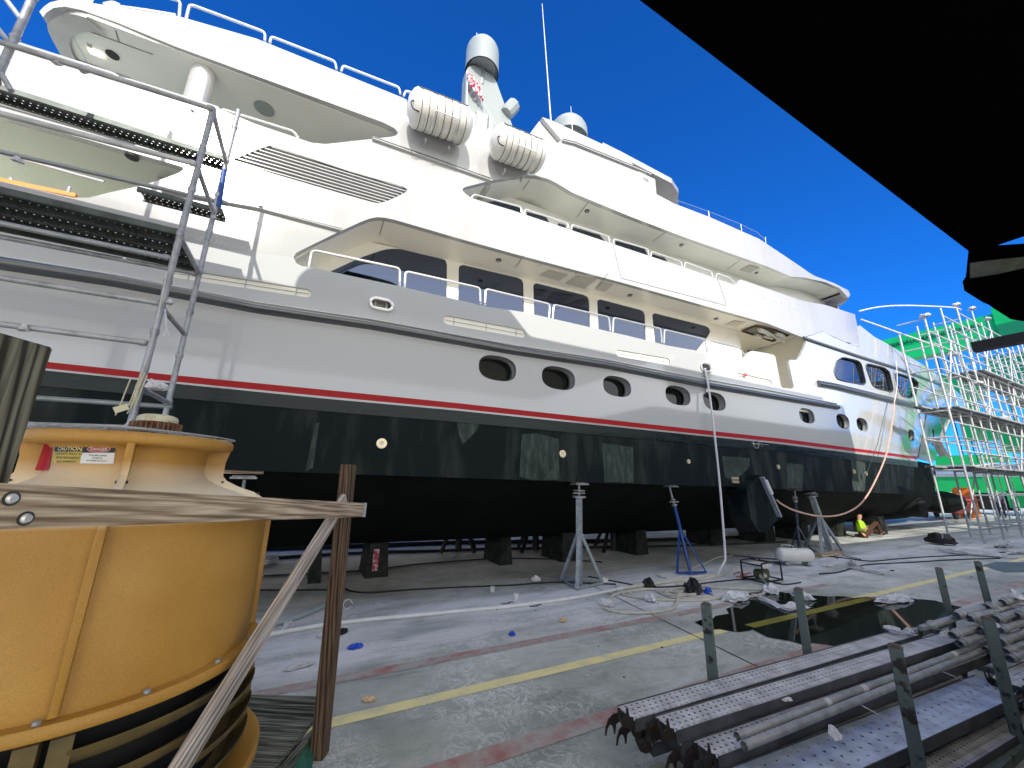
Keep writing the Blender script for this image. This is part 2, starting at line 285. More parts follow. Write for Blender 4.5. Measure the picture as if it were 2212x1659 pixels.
# ---------------------------------------------------------------- objects
def thing(name, label, cat, loc=(0, 0, 0), group=None):
    o = bpy.data.objects.new(name, None); COL.objects.link(o); o.location = loc; o.empty_display_size = 0.2
    o['label'] = label; o['category'] = cat
    if group: o['group'] = group
    return o
def tag(o, label, cat, group=None):
    o['label'] = label; o['category'] = cat
    if group: o['group'] = group
    return o
def obj(name, bm, m, parent=None, smooth=False, label=None, local=False, sharp=40):
    bmesh.ops.recalc_face_normals(bm, faces=bm.faces[:])
    me = bpy.data.meshes.new(name)
    if smooth:
        for f in bm.faces: f.smooth = True
        a = math.radians(sharp)
        for e in bm.edges:
            if len(e.link_faces) == 2 and e.calc_face_angle(0) > a: e.smooth = False
    bm.to_mesh(me); bm.free(); me.materials.append(m)
    o = bpy.data.objects.new(name, me); COL.objects.link(o)
    if parent:
        o.parent = parent
        if not local:
            q = parent; t = Vector((0, 0, 0))
            while q: t += Vector(q.location); q = q.parent
            o.location = -t
    if label: o['label'] = label
    return o
def struct(name, bm, m, smooth=False):
    o = obj(name, bm, m, None, smooth); o['kind'] = 'structure'; return o
def copy_tree(o, parent=None, loc=None, rotz=None):
    c = o.copy(); COL.objects.link(c); c.parent = parent
    for ch in [x for x in list(o.children)]: copy_tree(ch, c)
    if loc is not None: c.location = loc
    if rotz is not None: c.rotation_euler = (0, 0, rotz)
    return c
def B(): return bmesh.new()
def box(bm, x0, x1, y0, y1, z0, z1, mtx=None):
    vs = [Vector((x, y, z)) for z in (z0, z1) for y in (y0, y1) for x in (x0, x1)]
    if mtx: vs = [mtx @ v for v in vs]
    v = [bm.verts.new(p) for p in vs]
    for f in ((0, 2, 3, 1), (4, 5, 7, 6), (0, 1, 5, 4), (2, 6, 7, 3), (0, 4, 6, 2), (1, 3, 7, 5)): bm.faces.new([v[i] for i in f])
def frame(d):
    d = d.normalized(); u = d.cross(Vector((0, 0, 1)))
    if u.length < 1e-3: u = Vector((1, 0, 0))
    u.normalize(); return u, d.cross(u).normalized()
def tube(bm, pts, r, seg=8, caps=True, closed=False):
    pts = [Vector(p) for p in pts]; rr = r if isinstance(r, (list, tuple)) else [r]*len(pts); rings = []
    N = len(pts)
    for i, p in enumerate(pts):
        if closed: d = pts[(i+1) % N]-pts[i-1]
        else: d = pts[min(i+1, N-1)]-pts[max(i-1, 0)]
        if i == 0: u, w = frame(d)
        else:
            dd = d.normalized(); u = (u-dd*u.dot(dd)); u.normalize(); w = dd.cross(u)
        rings.append([bm.verts.new(p+(u*math.cos(a)+w*math.sin(a))*rr[i]) for a in [2*math.pi*k/seg for k in range(seg)]])
    M = N if closed else N-1
    for i in range(M):
        a, b = rings[i], rings[(i+1) % N]
        for k in range(seg): bm.faces.new((a[k], a[(k+1) % seg], b[(k+1) % seg], b[k]))
    if caps and not closed: bm.faces.new(rings[0][::-1]); bm.faces.new(rings[-1])
def smoothpath(pts, n=6):
    P = [Vector(p) for p in pts]; out = []
    for i in range(len(P)-1):
        p0, p1, p2, p3 = P[max(i-1, 0)], P[i], P[i+1], P[min(i+2, len(P)-1)]
        for k in range(n):
            t = k/n; out.append(0.5*((2*p1)+(p2-p0)*t+(2*p0-5*p1+4*p2-p3)*t*t+(-p0+3*p1-3*p2+p3)*t**3))
    out.append(P[-1]); return out
def barm(bm, p0, p1, w, h, roll=0.0, up=Vector((0, 0, 1))):
    p0, p1 = Vector(p0), Vector(p1); d = (p1-p0); L = d.length; d.normalize()
    s = up.cross(d)
    if s.length < 1e-3: s = Vector((1, 0, 0))
    s.normalize(); u = d.cross(s)
    if roll: q = Matrix.Rotation(roll, 3, d); s = q @ s; u = q @ u
    M = Matrix(((d.x, s.x, u.x, p0.x), (d.y, s.y, u.y, p0.y), (d.z, s.z, u.z, p0.z), (0, 0, 0, 1)))
    box(bm, 0, L, -w/2, w/2, -h/2, h/2, M)
def beam(name, p0, p1, w, h, m, parent, up=Vector((0, 0, 1)), label=None, bevel=0.004, bow=0.0):
    """a timber/steel bar whose own X axis runs along it (so its grain does too)"""
    p0, p1 = Vector(p0), Vector(p1); d = (p1-p0); L = d.length; d.normalize(); s = up.cross(d)
    if s.length < 1e-3: s = Vector((1, 0, 0))
    s.normalize(); u = d.cross(s)
    bm = B(); box(bm, 0, L, -w/2, w/2, -h/2, h/2)
    if bevel: bmesh.ops.bevel(bm, geom=bm.edges[:], offset=bevel, segments=2, affect='EDGES')
    o = obj(name, bm, m, None, True, label)
    M = Matrix(((d.x, s.x, u.x, p0.x), (d.y, s.y, u.y, p0.y), (d.z, s.z, u.z, p0.z), (0, 0, 0, 1)))
    if parent:
        o.parent = parent; M = Matrix.Translation(-Vector(parent.location)) @ M
    o.matrix_basis = M; return o
def prism(bm, pts, n):
    """closed polygon of 3D points pushed along vector n"""
    n = Vector(n); a = [bm.verts.new(Vector(p)) for p in pts]; b = [bm.verts.new(Vector(p)+n) for p in pts]
    bm.faces.new(a); bm.faces.new(b[::-1])
    for i in range(len(a)): bm.faces.new((a[i], b[i], b[(i+1) % len(a)], a[(i+1) % len(a)]))
def lathe(bm, prof, c=(0, 0, 0), seg=32, a0=0, a1=2*math.pi, axis='Z'):
    c = Vector(c); full = abs(a1-a0-2*math.pi) < 1e-6; rings = []
    for r, z in prof:
        ring = []
        for k in range(seg if full else seg+1):
            a = a0+(a1-a0)*k/seg
            p = Vector((r*math.cos(a), r*math.sin(a), z)) if axis == 'Z' else Vector((z, r*math.cos(a), r*math.sin(a)))
            ring.append(bm.verts.new(c+p))
        rings.append(ring)
    for i in range(len(rings)-1):
        a, b = rings[i], rings[i+1]; K = len(a)
        for k in range(K if full else K-1): bm.faces.new((a[k], a[(k+1) % K], b[(k+1) % K], b[k]))
    return rings
def chaikin(poly, it=2, keep=0.25):
    for _ in range(it):
        q = []
        for i in range(len(poly)):
            a, b = poly[i], poly[(i+1) % len(poly)]
            q.append((a[0]+(b[0]-a[0])*keep, a[1]+(b[1]-a[1])*keep)); q.append((a[0]+(b[0]-a[0])*(1-keep), a[1]+(b[1]-a[1])*(1-keep)))
        poly = q
    return poly
def text_mesh(s, size, m, name, parent, mtx, extr=0.003):
    cu = bpy.data.curves.new('t', 'FONT'); cu.body = s; cu.size = size; cu.extrude = extr; cu.align_x = 'CENTER'; cu.align_y = 'CENTER'; cu.resolution_u = 3
    cu.offset = size*0.012
    o = bpy.data.objects.new('t', cu); COL.objects.link(o); dg = bpy.context.evaluated_depsgraph_get()
    me = bpy.data.meshes.new_from_object(o.evaluated_get(dg)); bpy.data.objects.remove(o)
    me.name = name; me.materials.clear(); me.materials.append(m)
    q = bpy.data.objects.new(name, me); COL.objects.link(q)
    t = Vector((0, 0, 0)); p = parent
    while p: t += Vector(p.location); p = p.parent
    if parent: q.parent = parent
    q.matrix_basis = Matrix.Translation(-t) @ mtx; return q

# ---------------------------------------------------------------- the yacht's side surfaces
YC = 9.5
def lerp(x, xs, ys):
    if x <= xs[0]: return ys[0]
    for i in range(len(xs)-1):
        if x <= xs[i+1]: return ys[i]+(ys[i+1]-ys[i])*(x-xs[i])/(xs[i+1]-xs[i])
    return ys[-1]
def Shull(X, Z):
    x0 = lerp(Z, (1.6, 2.9, 7.5), (12.0, 13.0, 17.5)); x1 = lerp(Z, (0.5, 1.6, 3.17, 6.1, 7.5, 9), (31.5, 32.2, 33.6, 38.1, 42.0, 46))
    p = lerp(Z, (2.9, 7.5), (1.8, 1.5)); u = max(0, (X-x0)/(x1-x0))
    return 6+3.5*min(u, 1.25)**p
def mkS(cx, r=1.3):
    def S(X, Z):
        if X <= cx: return 6.0
        if X >= cx+r: return 6.0+r+(X-cx-r)*8
        return 6+r-math.sqrt(r*r-(X-cx)**2)
    return S
Ssup = mkS(17.2)
def Splane(v): return lambda X, Z: v
def hit(x, y, S):
    d = ray(x, y); best = None; prev = None; Y = 4.0
    while Y < 12.5:
        g = Y-S(d.x/d.y*Y, H+d.z/d.y*Y)
        if prev is not None and prev[1] < 0 <= g:
            a, b = prev[0], Y
            for _ in range(30):
                c = (a+b)/2
                if c-S(d.x/d.y*c, H+d.z/d.y*c) < 0: a = c
                else: b = c
            return ((d.x/d.y)*a, H+(d.z/d.y)*a)
        if best is None or abs(g) < best[0]: best = (abs(g), Y)
        prev = (Y, g); Y += 0.05
    Y = best[1]; return ((d.x/d.y)*Y, H+(d.z/d.y)*Y)
def PX(pts, S):
    """polygon measured in the picture -> outline (X,Z) on the side surface"""
    return [hit(x, y, S) for x, y in pts]
def dens(pts, step=14, closed=True):
    out = []
    for i in range(len(pts) if closed else len(pts)-1):
        a, b = pts[i], pts[(i+1) % len(pts)]; L = math.hypot(b[0]-a[0], b[1]-a[1]); n = max(1, int(L/step))
        for k in range(n): out.append((a[0]+(b[0]-a[0])*k/n, a[1]+(b[1]-a[1])*k/n))
    if not closed: out.append(pts[-1])
    return out
def inside(p, poly):
    x, y = p; c = False; j = len(poly)-1
    for i in range(len(poly)):
        xi, yi = poly[i]; xj, yj = poly[j]
        if (yi > y) != (yj > y) and x < (xj-xi)*(y-yi)/(yj-yi)+xi: c = not c
        j = i
    return c
def skin(name, outer, holes, m, parent, S=Splane(6.0), off=0.0, thick=0.06, grid=None, label=None, smooth=True):
    """solid sheet following the side surface S, cut to an outline with openings"""
    coords = []; edges = []
    for loop in [outer]+holes:
        s = len(coords); coords += [Vector(p) for p in loop]
        edges += [(s+i, s+(i+1) % len(loop)) for i in range(len(loop))]
    if grid:
        gx, gz, xmin = grid; X0 = max(min(p[0] for p in outer), xmin); X1 = max(p[0] for p in outer); Z0 = min(p[1] for p in outer); Z1 = max(p[1] for p in outer)
        X = X0
        while X < X1:
            Z = Z0
            while Z < Z1:
                if inside((X, Z), outer) and not any(inside((X, Z), h) for h in holes): coords.append(Vector((X, Z)))
                Z += gz
            X += gx
    vs, es, fs, _, _, _ = delaunay_2d_cdt(coords, edges, [], 0, 1e-5)
    keep = []
    for f in fs:
        c = (sum(vs[i].x for i in f)/len(f), sum(vs[i].y for i in f)/len(f))
        if inside(c, outer) and not any(inside(c, h) for h in holes): keep.append(f)
    bm = B(); fr = {}; bk = {}
    for f in keep:
        for i in f:
            if i not in fr:
                X, Z = vs[i]; Y = S(X, Z)+off; fr[i] = bm.verts.new((X, Y, Z)); bk[i] = bm.verts.new((X, Y+thick, Z))
    cnt = {}
    for f in keep:
        bm.faces.new([fr[i] for i in f]); bm.faces.new([bk[i] for i in f][::-1])
        for k in range(len(f)):
            e = (f[k], f[(k+1) % len(f)]); cnt[e] = 1
    for (a, b) in list(cnt):
        if (b, a) not in cnt: bm.faces.new((fr[b], fr[a], bk[a], bk[b]))
    return obj(name, bm, m, parent, smooth, label, sharp=35)
def ringwall(bm, loop, S, y0, y1):
    a = [bm.verts.new((X, S(X, Z)+y0, Z)) for X, Z in loop]; b = [bm.verts.new((X, S(X, Z)+y1, Z)) for X, Z in loop]
    for i in range(len(a)): j = (i+1) % len(a); bm.faces.new((a[i], a[j], b[j], b[i]))
def sweep(name, px, S, prof, m, parent, step=20, off=0.0, label=None):
    pts = [hit(x, y, S) for x, y in dens(px, step, False)]; bm = B(); rings = []
    for X, Z in pts: rings.append([bm.verts.new((X, S(X, Z)+off-dy, Z+dz)) for dy, dz in prof])
    for i in range(len(rings)-1):
        for k in range(len(prof)): j = (k+1) % len(prof); bm.faces.new((rings[i][k], rings[i][j], rings[i+1][j], rings[i+1][k]))
    bm.faces.new(rings[0]); bm.faces.new(rings[-1][::-1])
    return obj(name, bm, m, parent, True, label, sharp=50)
def halfround(h, d, n=8): return [(0.0, -h)]+[(d*math.cos(a), h*math.sin(a)) for a in [-math.pi/2+math.pi*k/n for k in range(1, n)]]+[(0.0, h)]
def ell(cx, cz, rx, rz, n=28, ex=2.6, shear=0.0):
    out = []
    for k in range(n):
        a = 2*math.pi*k/n; c, s = math.cos(a), math.sin(a)
        x = rx*math.copysign(abs(c)**(2/ex), c); z = rz*math.copysign(abs(s)**(2/ex), s); out.append((cx+x, cz+z+shear*x))
    return out
#@@PART2
# ---------------------------------------------------------------- ground
bm = B(); bmesh.ops.create_grid(bm, x_segments=40, y_segments=40, size=400); struct('ground', bm, M_ground)
def sheet(name, pts, z, m):
    bm = B(); bm.faces.new([bm.verts.new((p[0], p[1], z)) for p in pts]); return struct(name, bm, m)
sheet('bounce_apron', [(-150, -150), (150, -150), (150, -0.8), (-150, -0.8)], 0.004, mat('pale_bounce_concrete', (0.66, 0.60, 0.50), 0.9, noise=.15, nscale=.5))  # unseen pale ground added behind the camera to bounce sunlight
sheet('yellow_line_marking', [(-6, 3.64), (60, 3.41), (60, 3.52), (-6, 3.775)], 0.004, M_yline)
sheet('red_line_marking', [(-6, 2.78), (60, 2.55), (60, 2.70), (-6, 2.95)], 0.004, M_rline)
sheet('red_line_marking_inner', [(-6, 4.32), (5.0, 4.28), (9.0, 4.30), (9.0, 4.42), (5.0, 4.42), (-6, 4.48)], 0.004, M_rline)
bm = B()
for a, b in (((1263, 1257), (1960, 1600)), ((100, 1400), (560, 1180)), ((1106, 1235), (1263, 1257))):
    p, q = onz(*a, 0), onz(*b, 0); d = (q-p).normalized(); s = Vector((-d.y, d.x, 0))*0.008; bm.faces.new([bm.verts.new(v+Vector((0, 0, 0.0045))) for v in (p-s, q-s, q+s, p+s)])
for X in (-3.2, 2.6+6.5, 16.0, 22.0):
    bm.faces.new([bm.verts.new(v) for v in ((X, -3, 0.0045), (X+.014, -3, 0.0045), (X+.014, 40, 0.0045), (X, 40, 0.0045))])
struct('concrete_joints', bm, M_dark)
pud = [(1500, 1345), (1570, 1327), (1590, 1286), (1659, 1277), (1754, 1287), (1842, 1291), (1955, 1291), (2023, 1299), (2075, 1312), (2085, 1330), (1990, 1352), (1900, 1385), (1840, 1397), (1784, 1394), (1734, 1391), (1700, 1385), (1659, 1377), (1632, 1362), (1580, 1366), (1530, 1358)]
pp = [onz(x, y, 0) for x, y in pud]; q = []
for i, p in enumerate(dens([(p.x, p.y) for p in pp], 0.12)):
    q.append((p[0]+0.03*math.sin(i*2.3)+random.uniform(-.02, .02), p[1]+0.03*math.sin(i*1.7)+random.uniform(-.015, .015)))
sheet('puddle_water', q, 0.008, M_puddle)
y0 = onz(1640, 1362, 0); y1 = onz(1895, 1300, 0)
sheet('yellow_line_under_water', [(y0.x, 3.53), (y1.x, 3.49), (y1.x, 3.62), (y0.x, 3.66)], 0.012, M_wetline)
sheet('puddle_water_far', [(p.x, p.y) for p in [onz(x, y, 0) for x, y in ((2120, 1222), (2150, 1214), (2225, 1215), (2240, 1236), (2170, 1237))]], 0.006, mat('shallow_wet_patch', (.12, .14, .14), .38, noise=.5, nscale=2))

# ---------------------------------------------------------------- the shed whose eave hangs over the camera
EY, EZ, EX = 2.13, 6.98, 12.75
shed = thing('shed', 'black roof edge of an open shed overhanging the top right', 'shed', (-6, -4, 0))
bm = B(); box(bm, -40, EX, -9.2, EY, EZ, EZ+0.30); obj('roof', bm, M_shed, shed)
bm = B(); box(bm, -39, EX-.2, -9.1, 0.1, EZ-.06, EZ-.003); obj('bounce_lining', bm, mat('white_bounce_panel', (.85, .85, .83), .7), shed)  # unseen white panels added under the roof to bounce light downward
bm = B()
for x in (): box(bm, x, x+.35, -13.9, EY-.1, EZ-.45, EZ-.002)
bm = B(); box(bm, -5.2, -4.95, -2.0, -1.75, 0, EZ-.455); obj('column', bm, M_shed, shed)
bm = B(); box(bm, 14.2, 14.5, -4.5, -4.2, 0, 4.2); obj('column', bm, M_shed, shed)
# unseen shape added on the eave to cast the rounded shadow on the hull
caster_outline = [(-1.75, EZ+.30), (-1.72, EZ+.62), (-1.52, EZ+.84), (-1.2, EZ+.93), (1.35, EZ+.95), (1.75, EZ+.88), (2.0, EZ+.62), (2.25, EZ+.38), (2.6, EZ+.30)]
bm = B(); prism(bm, [(x, EY-.9, z) for x, z in chaikin(caster_outline, 2)], (0, .75, 0)); obj('shadow_caster', bm, M_shed, shed, True)
# end of the eave: stub beam, bracket and drooping flashing
E1 = [onx(x, y, EX+.05) for x, y in ((2092, 540), (2086, 598), (2079, 608), (2083, 628), (2112, 640), (2146, 666), (2176, 670), (2230, 664), (2300, 640), (2300, 520), (2150, 530))]
bm = B(); prism(bm, E1, (1.2, 0, 0)); obj('end_bracket', bm, M_shed, shed)
E2 = [onx(x, y, EX-.03) for x, y in ((2095, 568), (2095, 600), (2150, 592), (2230, 574), (2230, 553), (2140, 562))]
bm = B(); prism(bm, E2, (.05, 0, 0)); obj('end_beam', bm, M_beamlit, shed)
a, b = onx(2099, 750, 9.0), onx(2250, 730, 9.0)
bm = B(); box(bm, 9.0, 9.16, b.y-3.0, a.y, a.z-.07, a.z+.08); obj('pipe_arm', bm, M_black, shed)
low = thing('shade_annex', 'unseen low annex added beyond the shed to shade the floor', 'building', (26, -5, 0))  # out-of-view building put in to shade the floor by the bow
bm = B(); box(bm, 13.6, 60, -9, -.40, 0, 5.05); obj('wall', bm, M_shadeannex, low)
bm = B(); box(bm, 13.4, 60, -9.2, -.25, 5.052, 5.2); obj('roof', bm, M_shed, low)

# ---------------------------------------------------------------- the yacht
yacht = thing('motor_yacht', 'long white three-deck motor yacht with red waterline stripe and black bottom, propped ashore', 'yacht', (14, 9.5, 0))
redtop = [(-80, 762), (96, 781), (312, 804), (708, 842.5), (986, 870.4), (1416, 917.8), (1694, 948), (1973, 985.3), (1982, 986.5)]
dark = [(-80, 783), (96, 800.5), (312, 822.5), (708, 862), (986, 887), (1416, 931.5), (1694, 960.5), (1973, 996.4), (1982, 997.5)]
redbot = [(-80, 778), (96, 795.6), (312, 818), (708, 857), (986, 882.7), (1416, 927.8), (1694, 956.3), (1973, 990.8), (1982, 992)]
chine = [(-80, 996), (500, 1015), (590, 1018.5), (1106, 1036), (1356, 1045), (1607, 1052), (1659, 1055), (1872, 1063.6), (1974, 1068)]
def strip(name, top, bot, m, off=0.0, S=Shull, thick=.06, step=22, grid=None, label=None):
    o = PX(dens(top, step, False)+dens(bot[::-1], step, False), S); return skin(name, o, [], m, yacht, S, off, thick, grid, label)
strip('red_stripe', redtop, redbot, M_red); strip('white_stripe', redbot, dark, M_super)
knee = [(x, y+(c-y)*0.17) for (x, y), c in zip(dark, [996, 1001, 1008.5, 1022, 1031.5, 1047, 1056, 1068, 1068.3])]
strip('boot_top', dark, knee, M_bottom2, -0.015)
kn2 = [(min(x, 1975), y) for x, y in knee]
strip('side_plate', kn2, chine, M_anti, 0.0, thick=.5)
# hull side, with its openings
bul = [(634, 556), (640, 568), (650, 574), (666, 577), (713, 586.4), (861, 617.7), (1054, 662.8), (1131, 674), (1357, 725.5), (1444, 746.8), (1530, 762), (1590, 775), (1601, 776), (1607, 772), (1612, 767), (1618, 760), (1625, 757.5), (1659, 763.5), (1672, 767), (1675, 771), (1687, 833.6), (1690, 838), (1712, 840), (1715, 836), (1703.5, 780), (1708, 777), (1720, 778), (1729, 769), (1740, 745), (1741, 738), (1735.5, 730)]
fored = [(1777, 716.5), (1824, 738), (1850, 744), (1858, 740), (1858, 703), (1888, 727), (1912, 740), (1946, 760), (2002, 792), (2030, 814), (2055, 835), (2074, 852), (2088, 868)]
stemline = [(2085, 882), (2072, 893), (2060, 905), (2050, 918), (2040, 940), (2030, 965), (2022, 985), (2016, 999)]
hull_out = [(-80, 470)]+bul+fored+stemline+[(2016, 999)]
HO = PX(dens([(-80, 470), (634, 556)], 25, False)+dens(bul[1:], 16, False)+dens(fored, 12, False)+stemline, Shull)
HB = PX(dens(redtop[::-1], 22, False), Shull)
# the stem runs down to the stripe on the centreline
stem_end = hit(2013, 996, Shull)
hull_loop = HO+[stem_end]+HB
ports = []
def pport(x0, x1, y0, y1, ex=2.6, sh=-0.0):
    cx, cy = (x0+x1)/2, (y0+y1)/2; l, r, t, b = hit(x0, cy, Shull), hit(x1, cy, Shull), hit(cx, y0, Shull), hit(cx, y1, Shull)
    return ell((l[0]+r[0])/2, (t[1]+b[1])/2, (r[0]-l[0])/2, (t[1]-b[1])/2*0.97, 32, ex)
pb = [(1034, 1115, 768, 823), (1170.5, 1242, 791.5, 842), (1303, 1363, 812.5, 857), (1438, 1491, 833.5, 875.5), (1520, 1567, 847, 887), (1727, 1759, 882, 914.5), (1807.5, 1834.5, 894.5, 926), (1851, 1874, 903, 931.5), (1962.5, 1975, 928, 953)]
for q in pb: ports.append(pport(*q))
def capsule(xa, ya, xb, yb, hh, S=Shull, n=8):
    a, b = hit(xa, ya, S), hit(xb, yb, S); h = hh; d = math.atan2(b[1]-a[1], b[0]-a[0]); out = []
    for k in range(n+1): t = d-math.pi/2+math.pi*k/n; out.append((b[0]+h*math.cos(t), b[1]+h*math.sin(t)))
    for k in range(n+1): t = d+math.pi/2+math.pi*k/n; out.append((a[0]+h*math.cos(t), a[1]+h*math.sin(t)))
    return out
slots = [capsule(380, 590, 662, 633, .065), capsule(968, 691.5, 1127, 720.5, .082), capsule(1338, 763.5, 1442, 780.5, .078), capsule(1594, 811, 1664, 827, .075)]
leads = [capsule(812, 655.5, 836, 660.5, .085), capsule(1519, 793, 1529, 795, .10)]
bw = [chaikin(PX(p, Shull), 2, .14) for p in (
    [(1807, 780), (1820, 771.5), (1853, 779.5), (1860, 786), (1872, 833), (1808, 821), (1800.5, 803)],
    [(1866, 784), (1910, 794), (1921, 804), (1931, 848.5), (1885, 837.5)],
    [(1929.5, 803), (1976, 818), (1984, 828), (1978, 852), (1966, 860.5), (1944, 854)])]
hull = skin('hull', hull_loop, ports+slots+leads+bw, M_white, yacht, Shull, 0.0, .07, (1.1, .45, 12.0))
for i, p in enumerate(ports):
    big = i < 5; dp = .20 if big else .16
    bm = B(); ringwall(bm, p, Shull, .001, dp)
    w = obj('porthole', bm, M_super if i > 4 else M_jgrey if False else M_super, yacht, True)
    skin('pane', p, [], M_glassb, w, lambda X, Z, s=Shull, d=dp: s(X, Z)+d, 0, .02)
    xs = [q[0] for q in p]; zs = [q[1] for q in p]; cx, cz = (min(xs)+max(xs))/2, (min(zs)+max(zs))/2
    bm = B(); inn = [(cx+(x-cx)*.9, cz+(z-cz)*.88) for x, z in p]
    for a, b in ((p, inn),):
        va = [bm.verts.new((x, Shull(x, z)+dp-.025, z)) for x, z in a]; vb = [bm.verts.new((x, Shull(x, z)+dp-.03, z)) for x, z in b]
        for k in range(len(va)): j = (k+1) % len(va); bm.faces.new((va[k], va[j], vb[j], vb[k]))
    obj('gasket', bm, M_gasket, w)
for i, p in enumerate(slots):
    bm = B(); ringwall(bm, p, Shull, .001, .09); s = obj('freeing_port', bm, M_super, yacht, True)
    skin('flap', p, [], M_wall, s, lambda X, Z: Shull(X, Z)+.022, 0, .02)
    bm = B(); x0 = min(q[0] for q in p); x1 = max(q[0] for q in p)
    zz = lambda X: (p[0][1]+p[8][1])/2+((p[9][1]+p[17][1])/2-(p[0][1]+p[8][1])/2)*(x1-X)/(x1-x0)
    tube(bm, [(x0+.03, 6.014, zz(x0)), (x1-.03, Shull(x1, 4)+.014, zz(x1))], .004, 6)
    for t in (.12, .5, .88):
        X = x0+(x1-x0)*t; barm(bm, (X, Shull(X, 4)+.014, zz(X)-.06), (X, Shull(X, 4)+.014, zz(X)+.06), .007, .007)
    obj('rod', bm, M_jgrey, s)
for i, p in enumerate(leads):
    bm = B(); tube(bm, [(x, Shull(x, z)-.015, z) for x, z in p], .028, 8, closed=True); s = obj('fairlead', bm, M_steel, yacht, True)
    bm = B(); ringwall(bm, p, Shull, .0, .22); obj('throat', bm, M_super, s, True)
    skin('back_plate', p, [], M_super, s, lambda X, Z: 6.22, 0, .02)
    cx = sum(q[0] for q in p)/len(p); cz = sum(q[1] for q in p)/len(p)
    bm = B()
    for dx in (-.09, .09) if i == 0 else (-.03,): tube(bm, [(cx+dx, 6.08, cz-.085), (cx+dx, 6.08, cz+.085)], .026, 10); 
    obj('roller', bm, M_steel, s, True)
for p in bw:
    bm = B(); ringwall(bm, p, Shull, .001, .14); w = obj('bow_window', bm, M_gasket, yacht, True)
    skin('pane', p, [], M_glass, w, lambda X, Z: Shull(X, Z)+.07, 0, .02)
    bm = B(); tube(bm, [(x, Shull(x, z)-.004, z) for x, z in p], .022, 6, closed=True); obj('frame', bm, M_rub, w, True)
# rub rails and ledges
rubc = [(-80, 558), (0, 569), (250.7, 608), (426, 641), (553, 666), (803.7, 703), (1106, 758), (1306, 789), (1507, 829), (1659, 855), (1808, 880)]
sweep('rub_rail', rubc, Shull, halfround(.075, .10), M_rub, yacht)
sweep('rub_rail_cap', [(x, y-12) for x, y in rubc[:-1]]+[(1806, 872)], Shull, halfround(.022, .045, 5), M_steel, yacht)
br = [(1765, 829), (1800, 835), (1946, 871), (2000, 882), (2034, 887)]
sweep('bow_rub_rail', br, Shull, halfround(.09, .10), M_rub, yacht)
sweep('bow_rub_rail_cap', [(x, y-7.5) for x, y in br], Shull, halfround(.022, .04, 5), M_steel, yacht)
led = [(1734, 730), (1760, 739), (1850, 769), (1946, 799), (2034, 832)]
sweep('foredeck_ledge', led, Shull, halfround(.06, .06), M_rub, yacht)
# stainless stem cladding round the anchor pocket
sp = [(2003, 884), (2034, 889), (2060, 903), (2050, 918), (2040, 940), (2030, 965), (2022, 985), (2014, 1000), (1982, 991)]
SPL = PX(dens(sp, 8), Shull); SPc = hit(2024, 945, Shull)
an = ell(hit(2013, 945, Shull)[0], hit(2013, 945, Shull)[1], .55, .42, 20, 2)
skin('stem_plate', SPL, [an], M_chrome, yacht, Shull, -.03, .02, (.8, .35, 12))
bm = B(); ringwall(bm, an, Shull, -.03, .5); ap = obj('anchor_pocket', bm, M_dark, yacht, True)
bm = B(); c = hit(2013, 945, Shull); cy = Shull(*c)
barm(bm, (c[0]-.5, cy-.25, c[1]-.5), (c[0]+.9, cy-.55, c[1]+1.0), .10, .10); barm(bm, (c[0]-.75, cy-.3, c[1]-.1), (c[0]-.1, cy-.3, c[1]-.95), .34, .07)
obj('anchor', bm, M_steel, yacht)
# lower hull: bottom sections, keel, forefoot and bulb
bm = B(); secs = []
for X in [-6, 0, 6, 12, 15, 18, 20, 22, 24, 26, 28, 29.5, 30.8, 31.8, 32.6, 33.3]:
    zc = lerp(X, (-6, 12, 19, 20, 26, 33.3), (1.87, 1.75, 1.62, 2.70, 2.78, 2.98)); yc = Shull(X, 2.9) if X >= 19.5 else Shull(X, 1.9)+.08
    if X >= 19.5: yc += .02
    kz = lerp(X, (-6, 0, 24, 29, 31.5, 32.6, 33.3), (.55, .52, .25, .3, .95, 1.9, 2.75)); k = lerp(X, (0, 18, 33.3), (.62, .55, .4))
    pts = [(X, yc+(0 if X < 19.5 else .05), zc+(.12 if X < 19.5 else .22))]
    if X >= 19.5: pts += [(X, yc+(YC-yc)*.10, 2.1), (X, yc+(YC-yc)*.22, 1.35 if X < 31 else max(kz+.2, 1.6)), (X, yc+(YC-yc)*.5, max(kz+.12, .75)), (X, YC-.15, kz)]
    else: pts += [(X, yc+.2, zc-.03), (X, yc+.95, zc-.42), (X, 8.1, kz+.12), (X, YC-.15, kz)]
    pts += [(X, YC+.15, kz), (X, 2*YC-pts[-2][1], pts[-2][2]), (X, 2*YC-pts[1][1], pts[1][2]), (X, 2*YC-yc, zc)]
    secs.append([bm.verts.new(p) for p in pts])
for i in range(len(secs)-1):
    a, b = secs[i], secs[i+1]
    for k in range(len(a)-1): bm.faces.new((a[k], a[k+1], b[k+1], b[k]))
bm.faces.new(secs[0]); bm.faces.new(secs[-1][::-1])
obj('bottom', bm, M_bottom, yacht, True, sharp=35)
bm = B(); bmesh.ops.create_uvsphere(bm, u_segments=28, v_segments=16, radius=1.0)
for v in bm.verts: v.co = Vector((33.1+v.co.x*(2.9 if v.co.x > 0 else 3.0), YC-.2+v.co.y*.62, 1.05+v.co.z*.62*(1 if v.co.x < 0 else 1-.15*v.co.x)+.0))
obj('bulbous_bow', bm, M_bottom, yacht, True, sharp=180)
bm = B(); c = onplane(1975, 1098, (28, 8.0, 0), (0, 1, 0)); 
tube(bm, [(c.x, c.y-.3, .95), (c.x, c.y+.6, .95)], .42, 20); obj('bow_thruster_tunnel', bm, M_dark, yacht)
